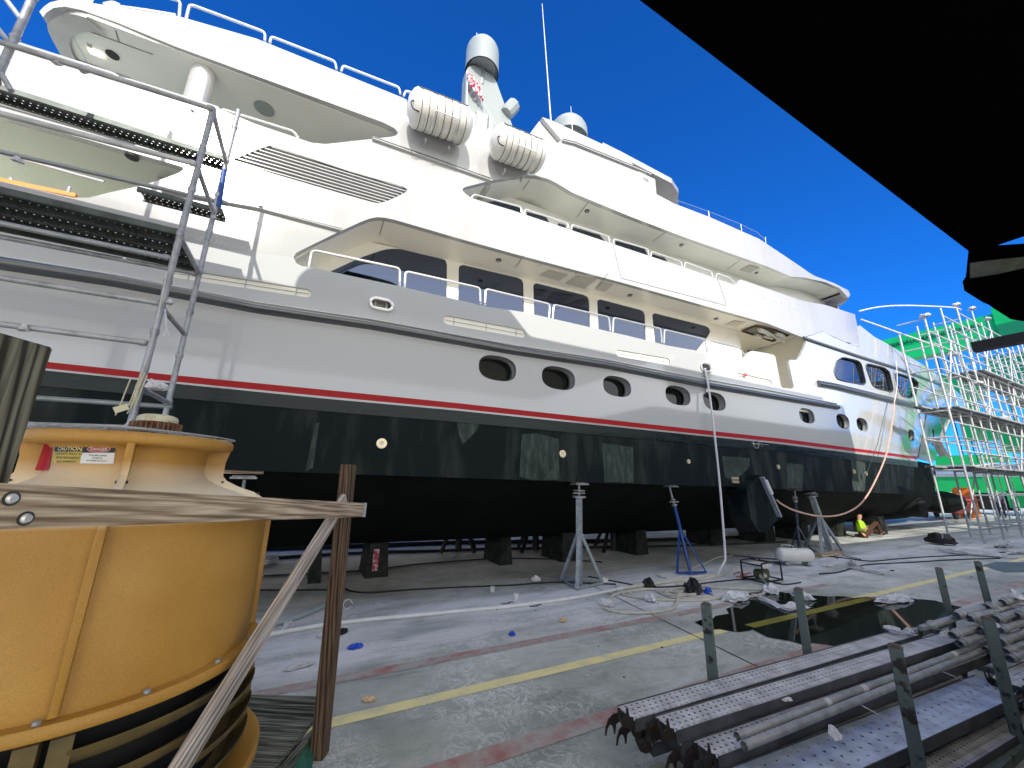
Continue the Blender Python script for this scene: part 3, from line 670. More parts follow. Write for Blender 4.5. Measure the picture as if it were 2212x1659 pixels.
for q in ([(1127, 938), (1160, 936), (1206, 948), (1209, 1036), (1150, 1037), (1122, 1030)], [(1300, 957), (1368, 966), (1370, 1043), (1306, 1041)], [(985, 900), (1040, 905), (1030, 930), (1000, 960), (990, 935)], [(1699, 1000), (1735, 1004), (1733, 1056), (1700, 1055)], [(1560, 985), (1620, 990), (1618, 1010), (1585, 1040), (1566, 1030)], [(680, 915), (690, 912), (676, 1010), (660, 1018)], [(1838, 990), (1870, 1000), (1868, 1060), (1842, 1060)]):
    skin('scraped_patch', PX(dens(q, 6), Shull), [], M_scrape, yacht, Shull, -.002, .0015)
# fittings on the black side plate
for x, y, r_ in ((824, 958, .075), (1214, 980.6, .07), (1680, 1009, .06), (1908, 1140-0, 0), (1906, 1150, 0), (1907, 1140, 0), (1837, 1019, .07), (1859, 1023, .06), (1486, 997, .05)):
    if not r_: continue
    X, Z = hit(x, y, Shull); bm = B(); lathe(bm, [(r_*.35, -.004), (r_*.35, -.03), (r_*.6, -.034), (r_, -.03), (r_, .0)], (X, 6, Z), 18, axis='Z')
    for v in bm.verts: d = v.co-Vector((X, 6, Z)); v.co = Vector((X, 6, Z))+Vector((d.x, d.z, d.y))
    f = obj('anode', bm, M_brass, yacht, True)
    bm = B(); box(bm, X-r_*.3, X+r_*.3, 5.975, 5.999, Z-r_*.3, Z+r_*.3); obj('plug', bm, M_raft, f)
X, Z = hit(1792, 1184*0+1176*0+1172*0+1175*0+1038, Shull)
X, Z = hit(1587, 1037+0, Shull); bm = B(); box(bm, X-.12, X+.12, 5.97, 5.999, Z-.07, Z+.07); pl = obj('draught_plate', bm, M_brass, yacht)
text_mesh('OUT OUT', .05, M_gasket, 'lettering', pl, Matrix.Translation((X, 5.965, Z)) @ Matrix.Rotation(math.pi/2, 4, 'X'), .002)
# load line mark
X, Z = hit(1637.5, 958+0, Shull); bm = B(); c = hit(1700/1*0+1682*0+1638, 958, Shull)
c = hit(1632, 959, Shull); tube(bm, [(c[0]+.11*math.cos(a), 5.985, c[1]+.11*math.sin(a)) for a in [k*math.pi/12 for k in range(24)]], .008, 6, closed=True)
box(bm, c[0]-.19, c[0]+.19, 5.98, 5.995, c[1]-.01, c[1]+.01); box(bm, c[0]+.24, c[0]+.55, 5.98, 5.995, c[1]-.0, c[1]+.012); box(bm, c[0]+.24, c[0]+.252, 5.98, 5.995, c[1]-.06, c[1]+.06)
obj('load_line_mark', bm, M_super, yacht)
for s_, dx in (('A', -.17), ('B', .17)):
    text_mesh(s_, .08, M_super, 'lettering', yacht, Matrix.Translation((c[0]+dx, 5.984, c[1]+.07)) @ Matrix.Rotation(math.pi/2, 4, 'X'), .002)
# stabiliser fin hinged out from the bilge
fp = [onplane(x, y, (8.2, 5.75, 0), (0, 1, 0)) for x, y in ((1612, 1056), (1641, 1025), (1650, 1029), (1690, 1118), (1676, 1126), (1655, 1150), (1640, 1150), (1622, 1120))]
bm = B(); prism(bm, fp, (.05, .55, -.05)); fin = obj('stabiliser_fin', bm, M_anti, yacht)
bm = B(); a, b = onplane(1646, 1031, (0, 5.70, 0), (0, 1, 0)), onplane(1684, 1116, (0, 5.70, 0), (0, 1, 0)); barm(bm, a, b, .10, .05); obj('edge_channel', bm, M_jgrey, fin)
bm = B(); tube(bm, [a+(b-a)*.08-Vector((0, .05, 0)), a+(b-a)*.42-Vector((0, .05, 0))], .045, 12); obj('light_tube', bm, M_pvc, fin, True)

# superstructure side
aft = [(85, 25), (95, 14), (108, 5), (125, 1), (150, -1), (386, 35), (553, 83), (870, 211), (879, 215.6), (880, 232), (960, 252), (1019, 268), (1143, 303), (1150, 306), (1176, 326), (1213, 303), (1171, 253), (1190, 259)]
roofl = [(1311, 316), (1349, 331), (1412, 416), (1457, 440), (1532, 468.5), (1640, 516), (1659, 528.7), (1700, 556), (1734, 579), (1745, 587), (1760, 596), (1802, 611.7), (1832, 627), (1837, 636), (1832, 643), (1813, 622), (1781, 609), (1738, 599.5), (1709, 597)]
up_open = [(1659, 576), (1482, 513.7), (1357, 466), (1236, 416), (1205, 397), (1186, 387), (1160, 379.5), (1136, 378.6), (1106, 382), (1057, 391), (1008, 403), (1001, 406), (999, 411), (1004, 417), (1019, 428), (1106, 454), (1306, 521), (1482, 579), (1585, 615), (1591, 614), (1595, 606), (1601, 604), (1659, 624), (1725, 647), (1740, 651), (1784, 659), (1847, 679)]
nose = [(1853, 690), (1858, 703), (1864, 722), (1870, 744), (1866, 751), (1845, 747), (1824, 738.5), (1800, 728), (1777, 716), (1734, 729)]
low_open = [(1659, 699), (1357, 614), (1106, 547), (1004, 518.7), (850, 474), (829, 470), (815, 469), (799, 472), (780, 479), (721, 506), (660, 536), (640, 546), (634, 556)]
left = [(-80, 470), (-80, 372), (0, 391), (140, 423), (160, 427), (192, 427), (235, 416), (313, 399), (352, 386), (388, 373), (397, 366), (394, 360), (0, 248), (-80, 226), (-80, 74), (0, 95), (88, 122), (251, 165), (451, 226), (553, 268), (646, 299), (673, 308), (703, 311), (804, 300), (846, 295), (856, 292), (860, 286), (852, 277), (829, 265), (553, 164), (376, 99), (251, 47.6), (175, 21), (140, 14), (116, 17), (100, 27), (93, 37)]
SL = PX(dens(aft, 20, False)+dens(roofl, 12, False)+dens(up_open, 20, False)+dens(nose, 8, False)+dens(low_open, 20, False)+dens(left, 20, False), Ssup)
lou = chaikin(PX([(498, 348), (510, 341), (578, 314.6), (590, 315.5), (728, 361), (763, 373), (866, 401), (881, 409), (876, 416), (824, 440), (800, 436)], Ssup), 1)
sup = skin('superstructure', SL, [lou], M_super, yacht, Ssup, 0.0, .10, (1.0, .5, 16.4))
# nose flare standing proud at the forward end of the upper bulwark
# louvred vent
bm = B(); ringwall(bm, lou, Ssup, .001, .13); lv = obj('louvre', bm, M_super, yacht, True)
skin('backing', lou, [], M_seam, lv, Splane(6.12), 0, .02)
bm = B(); lz0, lz1 = min(p[1] for p in lou), max(p[1] for p in lou)
def hseg(z_at0, slope, poly):
    xs = []
    for i in range(len(poly)):
        (xa, za), (xb, zb) = poly[i], poly[(i+1) % len(poly)]; fa = za-(z_at0+slope*xa); fb = zb-(z_at0+slope*xb)
        if (fa > 0) != (fb > 0): t = fa/(fa-fb); xs.append(xa+(xb-xa)*t)
    return (min(xs), max(xs)) if len(xs) >= 2 else None
sl = .045
for k in range(14):
    z = lz0+.02+k*.062; sg = hseg(z, sl, lou)
    if sg and sg[1]-sg[0] > .2:
        a, b = sg; prof = [(-.0, -.009), (0, .009), (.09, .020), (.09, .006)]
        va = [bm.verts.new((a+.01, 6.005+y, z+sl*a+dz)) for y, dz in prof]; vb = [bm.verts.new((b-.01, 6.005+y, z+sl*b+dz)) for y, dz in prof]
        for i in range(4): j = (i+1) % 4; bm.faces.new((va[i], va[j], vb[j], vb[i]))
        bm.faces.new(va); bm.faces.new(vb[::-1])
obj('slat', bm, M_steel if False else M_super, lv)
# feature lines
for nm, ln in (('belt_line', [(351, 412), (553, 449), (650, 475), (739, 499)]), ('belt_line', [(804, 301), (900, 335), (1059, 391)]), ('belt_line', [(1213, 305), (1240, 312), (1330, 348), (1405, 378)])):
    sweep(nm, ln, Ssup, [(0, -.035), (.05, -.02), (.05, .02), (0, .035)], M_super, yacht)
    sweep('belt_trim', [(x, y-1.0) for x, y in ln], Ssup, [(.051, -.004), (.058, -.004), (.058, .014), (.051, .014)], M_rub, yacht)
hp = [(1324, 527), (1337, 583), (1342, 601), (1568, 660), (1566, 648), (1549, 600)]
pts = PX(dens(hp, 20, False), Ssup); bm = B(); tube(bm, [(x, 5.999, z) for x, z in pts], .007, 5); obj('door_seam', bm, M_seam, yacht)
sweep('lower_belt', [(-80, 205), (0, 222), (90, 248), (160, 268), (240, 292), (292, 308)], Ssup, halfround(.05, .03), M_super, yacht)
# raised lettering on the upper bulwark (only small dark strokes can be made out)
lr = None
for zx, zy in ((320, 370), (495, 490), (580, 515), (670, 545), (810, 590), (935, 640), (1035, 680), (1205, 680), (1350, 790), (1475, 830), (1600, 860), (1670, 890), (1770, 935)):
    X, Z = hit(1610.3+.064*zx, 610.5+.064*zy, Ssup); s_ = .05; bm = B()
    tube(bm, [(X+s_*.6, 5.995, Z+s_*.8), (X+.1*s_, 5.995, Z+s_*.9), (X-s_*.3, 5.995, Z+s_*.1), (X-.1*s_, 5.995, Z-s_*.7)], .008, 5); obj('raised_letter', bm, M_steel, yacht)

# decks and ceilings (undersides seen through the openings)
def deck(name, px, ymax, m, th=.10, S=Ssup, y_in=.005):
    pts = [hit(x, y, S) for x, y in px]; bm = B(); r = []
    for X, Z in pts:
        y0_ = S(X, Z)+y_in; r.append([bm.verts.new((X, y0_, Z)), bm.verts.new((X, ymax, Z)), bm.verts.new((X, ymax, Z+th)), bm.verts.new((X, y0_, Z+th))])
    for i in range(len(r)-1):
        for k in range(4): j = (k+1) % 4; bm.faces.new((r[i][k], r[i][j], r[i+1][j], r[i+1][k]))
    bm.faces.new(r[0]); bm.faces.new(r[-1][::-1]); return obj(name, bm, m, yacht)
IW = 6.80
SKI = .101
c_main = deck('side_deck_ceiling', [(634, 556), (721, 505), (780, 478), (815, 468.5), (829, 469), (1004, 517.7), (1106, 546), (1357, 613), (1659, 698), (1745, 722)], 12.9, M_wall, .10, y_in=SKI)
c_up = deck('upper_deck_ceiling', [(999, 410), (1008, 402), (1057, 390), (1106, 381), (1136, 377.6), (1160, 378.5), (1186, 386), (1236, 415), (1357, 465), (1482, 512.7), (1659, 575), (1709, 596), (1738, 598.5), (1781, 607.5), (1813, 619), (1826, 628)], 12.9, M_ceil, .10, y_in=SKI)
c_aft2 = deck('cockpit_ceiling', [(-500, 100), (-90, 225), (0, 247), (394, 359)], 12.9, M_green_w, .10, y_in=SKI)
# aft upper overhang: rounded rear end
zc = 7.80
bm = B(); out = []
ra = .55
for k in range(9): a = math.pi+math.pi/2*k/8; out.append((-3.97+ra+ra*math.cos(a), 6.02+ra+ra*math.sin(a)))
out += [(.7, 6.02), (.7, 13), (-4.1, 13), (-3.97-.08, 10)]
zf = lambda x: 7.72+.055*(x+3.9)
prism(bm, [(x, y+(SKI if x > -3 and y < 6.1 else 0), zf(x)) for x, y in out], (0, 0, .16)); obj('sundeck_ceiling', bm, M_ceil, yacht)
bm = B(); lip = out[:9]; lp = [(x, y-.001, zf(x)-.03) for x, y in lip]
lp2 = [(-4.12, 12.9, zf(-4.1)-.03), (-4.05, 10, zf(-4)-.03)]+lp
va = [bm.verts.new(p) for p in lp2]; vb = [bm.verts.new((p[0], p[1], p[2]+.72+.02*i)) for i, p in enumerate(lp2)]; vc = [bm.verts.new((p[0]+.16, p[1]+.16, p[2])) for p in lp2]
for i in range(len(va)-1): bm.faces.new((va[i], va[i+1], vb[i+1], vb[i])); bm.faces.new((va[i], va[i+1], vc[i+1], vc[i]))
obj('sundeck_rear_fascia', bm, M_super, yacht, True)
# rooftop plating behind the side skin
def topplate(name, px, ymax, dz=-.02):
    deck(name, [(x, y) for x, y in px], ymax, M_super, .05, y_in=SKI)
topplate('sundeck_floor', [(120, 8), (386, 41), (553, 90), (870, 222)], 13)
topplate('upper_roof', [(880, 240), (1143, 311)], 13)
topplate('hardtop_roof', [(1185, 262), (1311, 322), (1349, 337)], 13)
topplate('bridge_roof', [(1420, 428), (1532, 475), (1640, 522), (1700, 560)], 13)
# interior bulkheads: main deck
def wall(name, xz, holes, m, Y=IW, th=.08): return skin(name, xz, holes, m, yacht, Splane(Y), 0, th)
SI = Splane(IW)
W = [[(690, 602), (713, 586), (778, 556), (823, 540.5), (836, 537.5), (850, 536.5), (865, 537), (955, 558), (963, 562), (966, 572), (963.5, 700), (690, 640)],
     [(991, 580), (993, 574), (1001, 571.5), (1118.6, 599), (1128, 604), (1131, 612), (1133, 735), (989, 700)],
     [(1152, 618), (1154, 613), (1160, 611.5), (1261.4, 636.5), (1270, 641), (1273, 650), (1277, 765), (1155, 735)],
     [(1290, 651.6), (1292, 648), (1298, 646.5), (1384, 669), (1391, 673), (1393.5, 680), (1398, 795), (1295, 765)],
     [(1409, 681.6), (1411, 678), (1415, 676.4), (1524.7, 703.5), (1532, 708), (1535, 716), (1530, 726), (1500, 765), (1480, 810), (1420, 790)]]
WX = [PX(w, SI) for w in W]
mw_out = [(-1.3, 4.3), (14.2, 4.6), (14.2, 6.60), (5.65, 6.32), (2.9, 6.20), (-1.3, 6.02)]
# the saloon side stops at the passage; beyond it the recess is set further in
mw_out = [(-1.4, 4.3), (11.3, 4.6), (11.3, 6.50), (5.65, 6.34), (2.9, 6.20), (.4, 6.05), (-.6, 5.5), (-1.4, 4.9)]
wall('saloon_side', mw_out, [chaikin(w, 1, .15) if False else w for w in WX], M_wall)
for w in WX:
    ow = skin('saloon_window', w, [], M_glass, yacht, Splane(IW+.02), 0, .02)
# recess at the forward end of the side deck with two small dark openings
d8 = 7.9
wall('recess_wall', [(10.5, 4.2), (16.5, 4.2), (16.5, 6.75), (10.5, 6.75)], [], M_wall, d8)
bm = B(); box(bm, 11.31, 11.40, IW, d8, 4.2, 6.5); obj('recess_side', bm, M_wall, yacht)
for q in ((1622, 757, 9, 12), (1646.5, 764, 8, 11)):
    c = onplane(q[0], q[1], (0, d8, 0), (0, 1, 0)); o = ell(c.x, c.z, .22, .28, 20, 3); skin('round_door_window', o, [], M_glassb, yacht, Splane(d8), -.02, .015)
bm = B(); box(bm, 13.9, 13.98, 6.101, d8, 4.0, 6.6); fb = obj('passage_bulkhead', bm, M_wall, yacht)
bm = B(); box(bm, 11.0, 14.2, 6.101, d8, 3.96, 4.02); obj('passage_floor', bm, M_wall, yacht)
# open ceiling hatch full of ducting
hz = 6.455
hp4 = [onz(x, y, hz) for x, y in ((1603, 714), (1632, 703), (1706, 721), (1669, 736))]
bm = B(); prism(bm, hp4, (0, 0, .012)); ht = obj('ceiling_hatch', bm, M_seam, yacht)
bm = B()
for a, b in ((0, 1), (1, 2), (2, 3), (3, 0)): barm(bm, hp4[a]-Vector((0, 0, .02)), hp4[b]-Vector((0, 0, .02)), .05, .04)
obj('frame', bm, M_woodd, ht)
bm = B()
for k in range(7):
    a = hp4[0].lerp(hp4[1], random.random()).lerp(hp4[3].lerp(hp4[2], random.random()), .15+.1*k); b = a+Vector((random.uniform(.3, .9), random.uniform(-.1, .2), 0)); tube(bm, smoothpath([a-Vector((0, 0, .04)), (a+b)/2-Vector((0, .06, .07)), b-Vector((0, 0, .04))], 4), random.uniform(.03, .07), 8)
obj('duct', bm, M_raft, ht, True)
# side deck floor/bulwark inside lining and white seat coaming behind the last rail
bm = B(); box(bm, 9.0, 10.9, 6.75, 6.799, 4.6, 5.35); obj('locker', bm, M_super, yacht)
deck('main_side_deck', [(-80, 560), (634, 610), (1131, 716), (1674, 800)], 12.9, M_wall, .05, y_in=.2)
# upper deck inner wall
uz = [(1.6, 6.6), (17.3, 7.3), (17.3, 9.5), (14.3, 9.2), (12.1, 8.55), (8.3, 8.30), (4.5, 8.22), (1.9, 8.15)]
UW = [[(1019, 428), (1032, 420), (1104, 441), (1123, 447), (1128, 462), (1126, 500), (1020, 470)], [(1137, 457), (1180, 467), (1187, 480), (1186, 510), (1140, 490)],
      [(1205, 481), (1222, 486), (1225, 530), (1205, 520)], [(1236, 489), (1296, 507), (1306, 519), (1306, 560), (1238, 530)], [(1329, 519), (1392, 536), (1399, 548), (1399, 600), (1329, 570)], [(1408, 548), (1436, 556), (1443, 566), (1443, 610), (1408, 595)]]
UWX = [PX(w, SI) for w in UW]; wall('wheelhouse_side', uz, UWX, M_ceil)
for w in UWX: skin('upper_window', w, [], M_glass, yacht, Splane(IW+.02), 0, .02)
sl2 = PX([(1387, 521), (1399, 523), (1450, 542), (1456, 546), (1454, 549), (1441, 547), (1388, 526)], SI); skin('air_slot', sl2, [], M_dark, yacht, Splane(IW-.02), 0, .015)
# wheelhouse front, curved, and the brow and coaming that wrap round to the far side
def wrap(name, cx, r, z0, z1, m, Y0=6.0, rake=0.0, yend=None, th=.08):
    bm = B(); pl = []; yend = yend or 2*YC-Y0
    for k in range(11): a = -math.pi/2+math.pi/2*k/10; pl.append((cx+r*math.cos(a), Y0+r+r*math.sin(a)))
    pl += [(cx+r+.1, YC-1), (cx+r+.14, YC), (cx+r+.1, YC+1)]
    for k in range(11): a = math.pi/2*k/10; pl.append((cx+r*math.cos(a), yend-r+r*math.sin(a)))
    rows = []
    for dz, dx in ((0, 0), (1, rake)):
        rows.append([bm.verts.new((x+dx*(1 if x > cx else 0), y, z0+(z1-z0)*dz)) for x, y in pl])
    for i in range(len(pl)-1): bm.faces.new((rows[0][i], rows[0][i+1], rows[1][i+1], rows[1][i]))
    bm.faces.new(rows[0]); bm.faces.new(rows[1][::-1])
    return obj(name, bm, m, yacht, True, sharp=40)
wrap('brow', 17.0, 1.3, 8.86, 9.02, M_super)
wrap('wheelhouse_front', 16.4, 1.2, 7.3, 8.86, M_ceil, IW)
wrap('upper_deck_nose', 17.2, 1.33, 6.95, 8.03, M_super, 6.03, -.15)
wrap('coaming', 17.1, 1.2, 8.03, 8.55, M_super, 6.35, -.1)
# hardtop visor
vb = [onz(x, y, 9.93) for x, y in ((1349, 331), (1452, 386), (1464, 400), (1468, 413), (1466, 428), (1458, 441))]
vp = [(v.x, max(6.0, v.y)) for v in vb]
pl = [(5.5, 6.01), (vp[0][0], 6.01)]+[(8.0, 6.06), (8.5, 6.25), (8.95, 6.66), (9.4, 7.4), (9.7, 8.4), (9.8, YC)]
pl += [(x, 2*YC-y) for x, y in pl[::-1][1:]]
bm = B(); prism(bm, [(x, y, 9.90+.02*(x-5)) for x, y in pl], (0, 0, .17)); obj('hardtop_visor', bm, M_super, yacht)
bm = B(); box(bm, 5.2, 7.4, 6.11, 12.8, 9.2, 9.88); obj('hardtop_front', bm, M_super, yacht)
# aft wing of the hardtop
wgp = PX([(1171, 253), (1213, 303), (1176, 326), (1143, 303), (1143, 290)], Splane(6.0))
bm = B(); prism(bm, [(x, 6.11, z) for x, z in wgp], (0, 3.2, .0)); obj('hardtop_wing', bm, M_radome if False else M_ceil, yacht)
# support column on the aft deck, lights and speaker in the ceilings
c = onz(441, 158, zf(-2.2)); bm = B(); tube(bm, [(c.x, c.y, 6.2), (c.x, c.y, zf(c.x))], .155, 28, caps=False); obj('pillar', bm, M_steel, yacht, True)
def cdisc(x, y, z, r_, m, name='ceiling_light'):
    c = onz(x, y, z); bm = B(); tube(bm, [(c.x, c.y, z-.012), (c.x, c.y, z+.01)], r_, 20); return obj(name, bm, m, yacht)
cdisc(243, 118, zf(-3.3), .075, M_black, 'ceiling_speaker'); cdisc(570.7, 234, zf(-1.4), .15, M_radome, 'ceiling_speaker')
cdisc(285, 339, 5.87, .07, M_black, 'ceiling_speaker')
def zmain(X): return lerp(X, (.57, 2.02, 3.01, 6.05, 11.56, 13.4), (6.08, 6.12, 6.16, 6.29, 6.47, 6.42))
def zup(X): return lerp(X, (3.46, 4.51, 6.19, 8.27, 12.06, 13.35, 17.3), (8.20, 8.18, 8.20, 8.27, 8.51, 8.54, 8.97))
def onceil(x, y, f, d=.0):
    z = f(5)
    for _ in range(20): z = f(onz(x, y, z).x)
    return onz(x, y, z-d)
for x, y, f in ((1077, 562, zmain), (1361, 638, zmain), (1547, 689, zmain), (1268, 456, zup), (1472, 530, zup), (1634, 590, zup)):
    c = onceil(x, y, f, .004); bm = B(); tube(bm, [c-Vector((0, 0, .014)), c+Vector((0, 0, .004))], .055, 20); dd = obj('ceiling_light', bm, M_rub, yacht)
    bm = B(); tube(bm, [c-Vector((0, 0, .022)), c-Vector((0, 0, .015))], .032, 14); obj('lens', bm, M_super, dd)
for qd, f in ((((1186, 584), (1228, 594), (1207, 607), (1165, 595)), zmain), (((1247, 596), (1289, 604), (1262, 624), (1222, 612)), zmain), (((1302, 609), (1325, 615), (1306, 631), (1286, 626)), zmain), (((1585, 693), (1610, 697), (1590, 706), (1568, 701)), zmain), (((1618, 573), (1640, 579), (1620, 590), (1598, 584)), zup)):
    c = [onceil(x, y, f, .006) for x, y in qd]; bm = B(); prism(bm, c, (0, 0, .004)); obj('ceiling_grille', bm, mat('grey_grille', (.48, .47, .40), .5, noise=1, nscale=60, col2=(.60, .58, .50)), yacht)
for pa, pb_, f in (((830, 474), (820, 508), zmain), ((1132, 552), (1114, 577), zmain), ((1314, 590), (1288, 622), zmain), ((1660, 702), (1630, 720), zmain), ((1144, 389), (1130, 409), zup), ((1271, 436), (1246, 470), zup), ((1440, 500), (1410, 522), zup), ((1600, 562), (1570, 582), zup)):
    a, b = onceil(*pa, f, .003), onceil(*pb_, f, .003); bm = B(); barm(bm, a, b, .010, .006); obj('ceiling_seam', bm, M_seam, yacht)
for x, y in ((1140, 531*0+543*0+558), (1168, 573), (1211*0+1243, 592), (1333, 617)):
    c = onceil(x, y, zmain, .002); bm = B(); tube(bm, [c-Vector((0, 0, .006)), c], .012, 8); obj('ceiling_screw', bm, M_seam, yacht)
bm = B(); c = onz(208, 113, zf(-3.4)); box(bm, c.x-.07, c.x+.07, c.y-.035, c.y+.035, c.z-.02, c.z); lt = obj('deck_lamp', bm, M_lampwarm, yacht)
bm = B(); q4 = [onz(x, y, zf(-3.5)-.005) for x, y in ((155, 77), (200, 98), (193, 124))]; prism(bm, q4, (0, 0, .004)); obj('lamp_recess', bm, M_radome, yacht)
for p_ in (((130, 45), (330, 118)), ((249, 65), (257, 90)), ((165, 128), (283, 170))):
    a, b = [onz(x, y, zf(onz(x, y, 7.8).x)-.004) for x, y in p_]; bm = B(); barm(bm, a, b, .008, .006); obj('ceiling_seam', bm, M_seam, yacht)
# aft cockpit behind the lower left opening
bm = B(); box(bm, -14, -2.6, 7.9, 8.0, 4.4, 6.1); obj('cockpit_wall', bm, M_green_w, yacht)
bm = B(); box(bm, -8, -1.2, 6.3, 12.9, 4.45, 4.5); obj('cockpit_floor', bm, M_wall, yacht)
bm = B(); box(bm, -2.45, -2.3, 6.4, 6.55, 4.5, 5.9); obj('pillar', bm, M_super, yacht)
a, b = ony(-60, 378, 6.03), ony(168, 433-2, 6.03); bm = B(); barm(bm, a, ony(165, 424, 6.03), .05, .05); obj('varnished_cap_rail', bm, M_orangep, yacht)
# handrails: each bent tube is a part
def rail(ptsx, Y=6.05, r_=.021):
    bm = B(); P = [ony(x, y, Y) for x, y in ptsx]
    Q = [P[0]]
    for i in range(1, len(P)-1):
        a, b, c = P[i-1], P[i], P[i+1]; ra_ = min(.07, (a-b).length*.4, (c-b).length*.4); u = b+(a-b).normalized()*ra_; w = b+(c-b).normalized()*ra_
        for k in range(5): t = k/4; Q.append(u*(1-t)**2+b*2*t*(1-t)+w*t*t)
    Q.append(P[-1]); tube(bm, Q, r_, 8); return obj('handrail', bm, M_steel, yacht, True)
for s_ in ([(667, 577), (674, 540), (864, 580), (863, 619)], [(873.8, 620), (876, 586), (1037, 622), (1038, 656)], [(1047.8, 658), (1049, 624), (1187.5, 657), (1186, 687)], [(1193.7, 688), (1196, 658), (1315, 685), (1318, 714.5)],
           [(1324, 717), (1325, 686), (1427, 710), (1429.5, 740)], [(1434.5, 741), (1435, 712), (1523.6, 734), (1527, 761)], [(1529.8, 762), (1530.5, 735), (1598, 752), (1611, 770)]): rail(s_)
for s_ in ([(1018, 428), (1024, 420), (1125, 447), (1127, 462)], [(1132, 464), (1134, 452), (1226, 482), (1227.6, 492)], [(1234, 496), (1236, 485), (1315, 511), (1316.6, 525)], [(1324, 527), (1326, 516), (1399, 538), (1400.6, 551)],
           [(1405.6, 554), (1407, 543), (1471, 565), (1473, 577)], [(1478, 578), (1480, 566), (1537, 587), (1539.7, 599)], [(1546, 601), (1548.5, 590), (1577, 600), (1590, 615)]): rail(s_, 6.05, .018)
for s_ in ([(260, 12), (245, 5), (220, 10), (300, 20), (380, 33)], [(300, -22), (390, 2), (387, 37)], [(402, 41), (410, 9), (573, 70), (572, 89)], [(583, 93), (585.6, 79), (724, 133), (727, 150)], [(737, 154), (741, 142), (862, 189), (865, 203)], [(872, 208), (876, 196), (905, 206)],
           [(30, 108), (35, 93), (246, 160), (256, 168)], [(268, 172), (274, 172), (470, 233), (474, 240)], [(478, 241), (482, 237), (634, 284), (645, 299)]): rail(s_, 6.06, .022)
rail([(-40, 318), (12, 333), (165, 377), (225, 393)], 6.03, .018); rail([(22, 403), (24, 385)], 6.03, .018); rail([(145, 422), (151, 404)], 6.03, .018)
# glass windbreak on the bridge roof
gw = PX([(1457, 440), (1458, 432), (1532, 457), (1600, 484), (1640, 503), (1655, 520), (1655, 526), (1640, 516), (1532, 468.5)], Splane(6.0))
M_clear = mat('clear_glass', (0.9, 0.95, 1.0), 0.02); M_clear.node_tree.nodes['Principled BSDF'].inputs['Transmission Weight'].default_value = 1.0; M_clear.node_tree.nodes['Principled BSDF'].inputs['IOR'].default_value = 1.05
wb = skin('windbreak', gw, [], M_clear, yacht, Splane(6.05), 0, .012)
bm = B()
for a, b in (((1532, 470), (1530, 456)), ((1602, 499), (1600, 485)), ((1654, 526), (1653, 512))): tube(bm, [ony(*a, 6.05), ony(*b, 6.05)], .014, 6)
tube(bm, [ony(x, y, 6.05) for x, y in ((1460, 432), (1532, 457), (1600, 484), (1636, 502), (1654, 519))], .006, 5)
obj('windbreak_post', bm, M_steel, wb, True)
# mast with radar dome, small domes and antennas on the centreline
MY = 9.3
mp = [ony(x, y, MY) for x, y in ((1000, 300), (1004, 226), (1006.5, 160), (1008, 150), (1013, 142), (1022, 139), (1034, 144), (1058, 157), (1066, 164), (1072, 176), (1108, 275), (1135, 345))]
bm = B(); prism(bm, mp, (0, .35, 0)); bmesh.ops.bevel(bm, geom=[e for e in bm.edges], offset=.03, segments=2, affect='EDGES'); obj('mast', bm, M_radome, yacht, True)
c = ony(1042, 132, MY+.1); R = .56
bm = B(); rg = lathe(bm, [(R, -.55), (R, .25)]+[(R*math.cos(t), .25+R*.95*math.sin(t)) for t in [math.pi/2*k/8 for k in range(1, 8)]]+[(.01, .25+R*.95)], (c.x, c.y, c.z), 32)
obj('radome', bm, M_radome, yacht, True, sharp=60)
bm = B(); lathe(bm, [(R*.94, -.55), (R*.80, -.42), (.02, -.42)], (c.x, c.y, c.z), 32); tube(bm, [(c.x, c.y, c.z-1.1), (c.x, c.y, c.z-.42)], .12, 12); obj('radome_base', bm, M_galvD, yacht, True)
bm = B(); tube(bm, [(c.x-.25, c.y, c.z+.7), (c.x-.25, c.y, c.z+1.1)], .012, 6); obj('antenna', bm, M_pvc, yacht)
c2 = ony(1227, 292, MY+.2); bm = B(); lathe(bm, [(.72, -.3), (.72, .0)]+[(.72*math.cos(t), .66*math.sin(t)) for t in [math.pi/2*k/7 for k in range(1, 7)]]+[(.01, .66)], (c2.x, c2.y, c2.z), 30); obj('radome', bm, M_radome, yacht, True, sharp=60)
bm = B(); c3 = ony(1102, 236, MY); lathe(bm, [(.01, -.35), (.20, -.33), (.24, -.2), (.24, .25), (.18, .33), (.01, .34)], (0, 0, 0), 10)
for v in bm.verts: v.co = Matrix.Rotation(.5, 3, 'Y') @ v.co; v.co += c3
obj('searchlight', bm, M_radome, yacht, True, sharp=30)
for a, b, r_ in (((1190, 262), (1171, 8), .025), ((1237, 290), (1233, 230), .018), ((1436*0+1437*0+1294*0+1437, 330+200*0+60), (1437, 330), 0)):
    if r_: bm = B(); tube(bm, [ony(*a, 8.2), ony(*b, 8.2)], [r_, r_*.45], 6); obj('antenna', bm, M_pvc, yacht, True)
bm = B(); tube(bm, [ony(1009, 154, MY-.1), ony(1009, 232, MY-.1)], .022, 8); obj('flag_staff', bm, M_steel, yacht, True)
bm = B(); tube(bm, [ony(1041, 222-4, MY-.15), ony(1085, 292, MY-.6)], .012, 6); obj('stay', bm, M_rope, yacht)
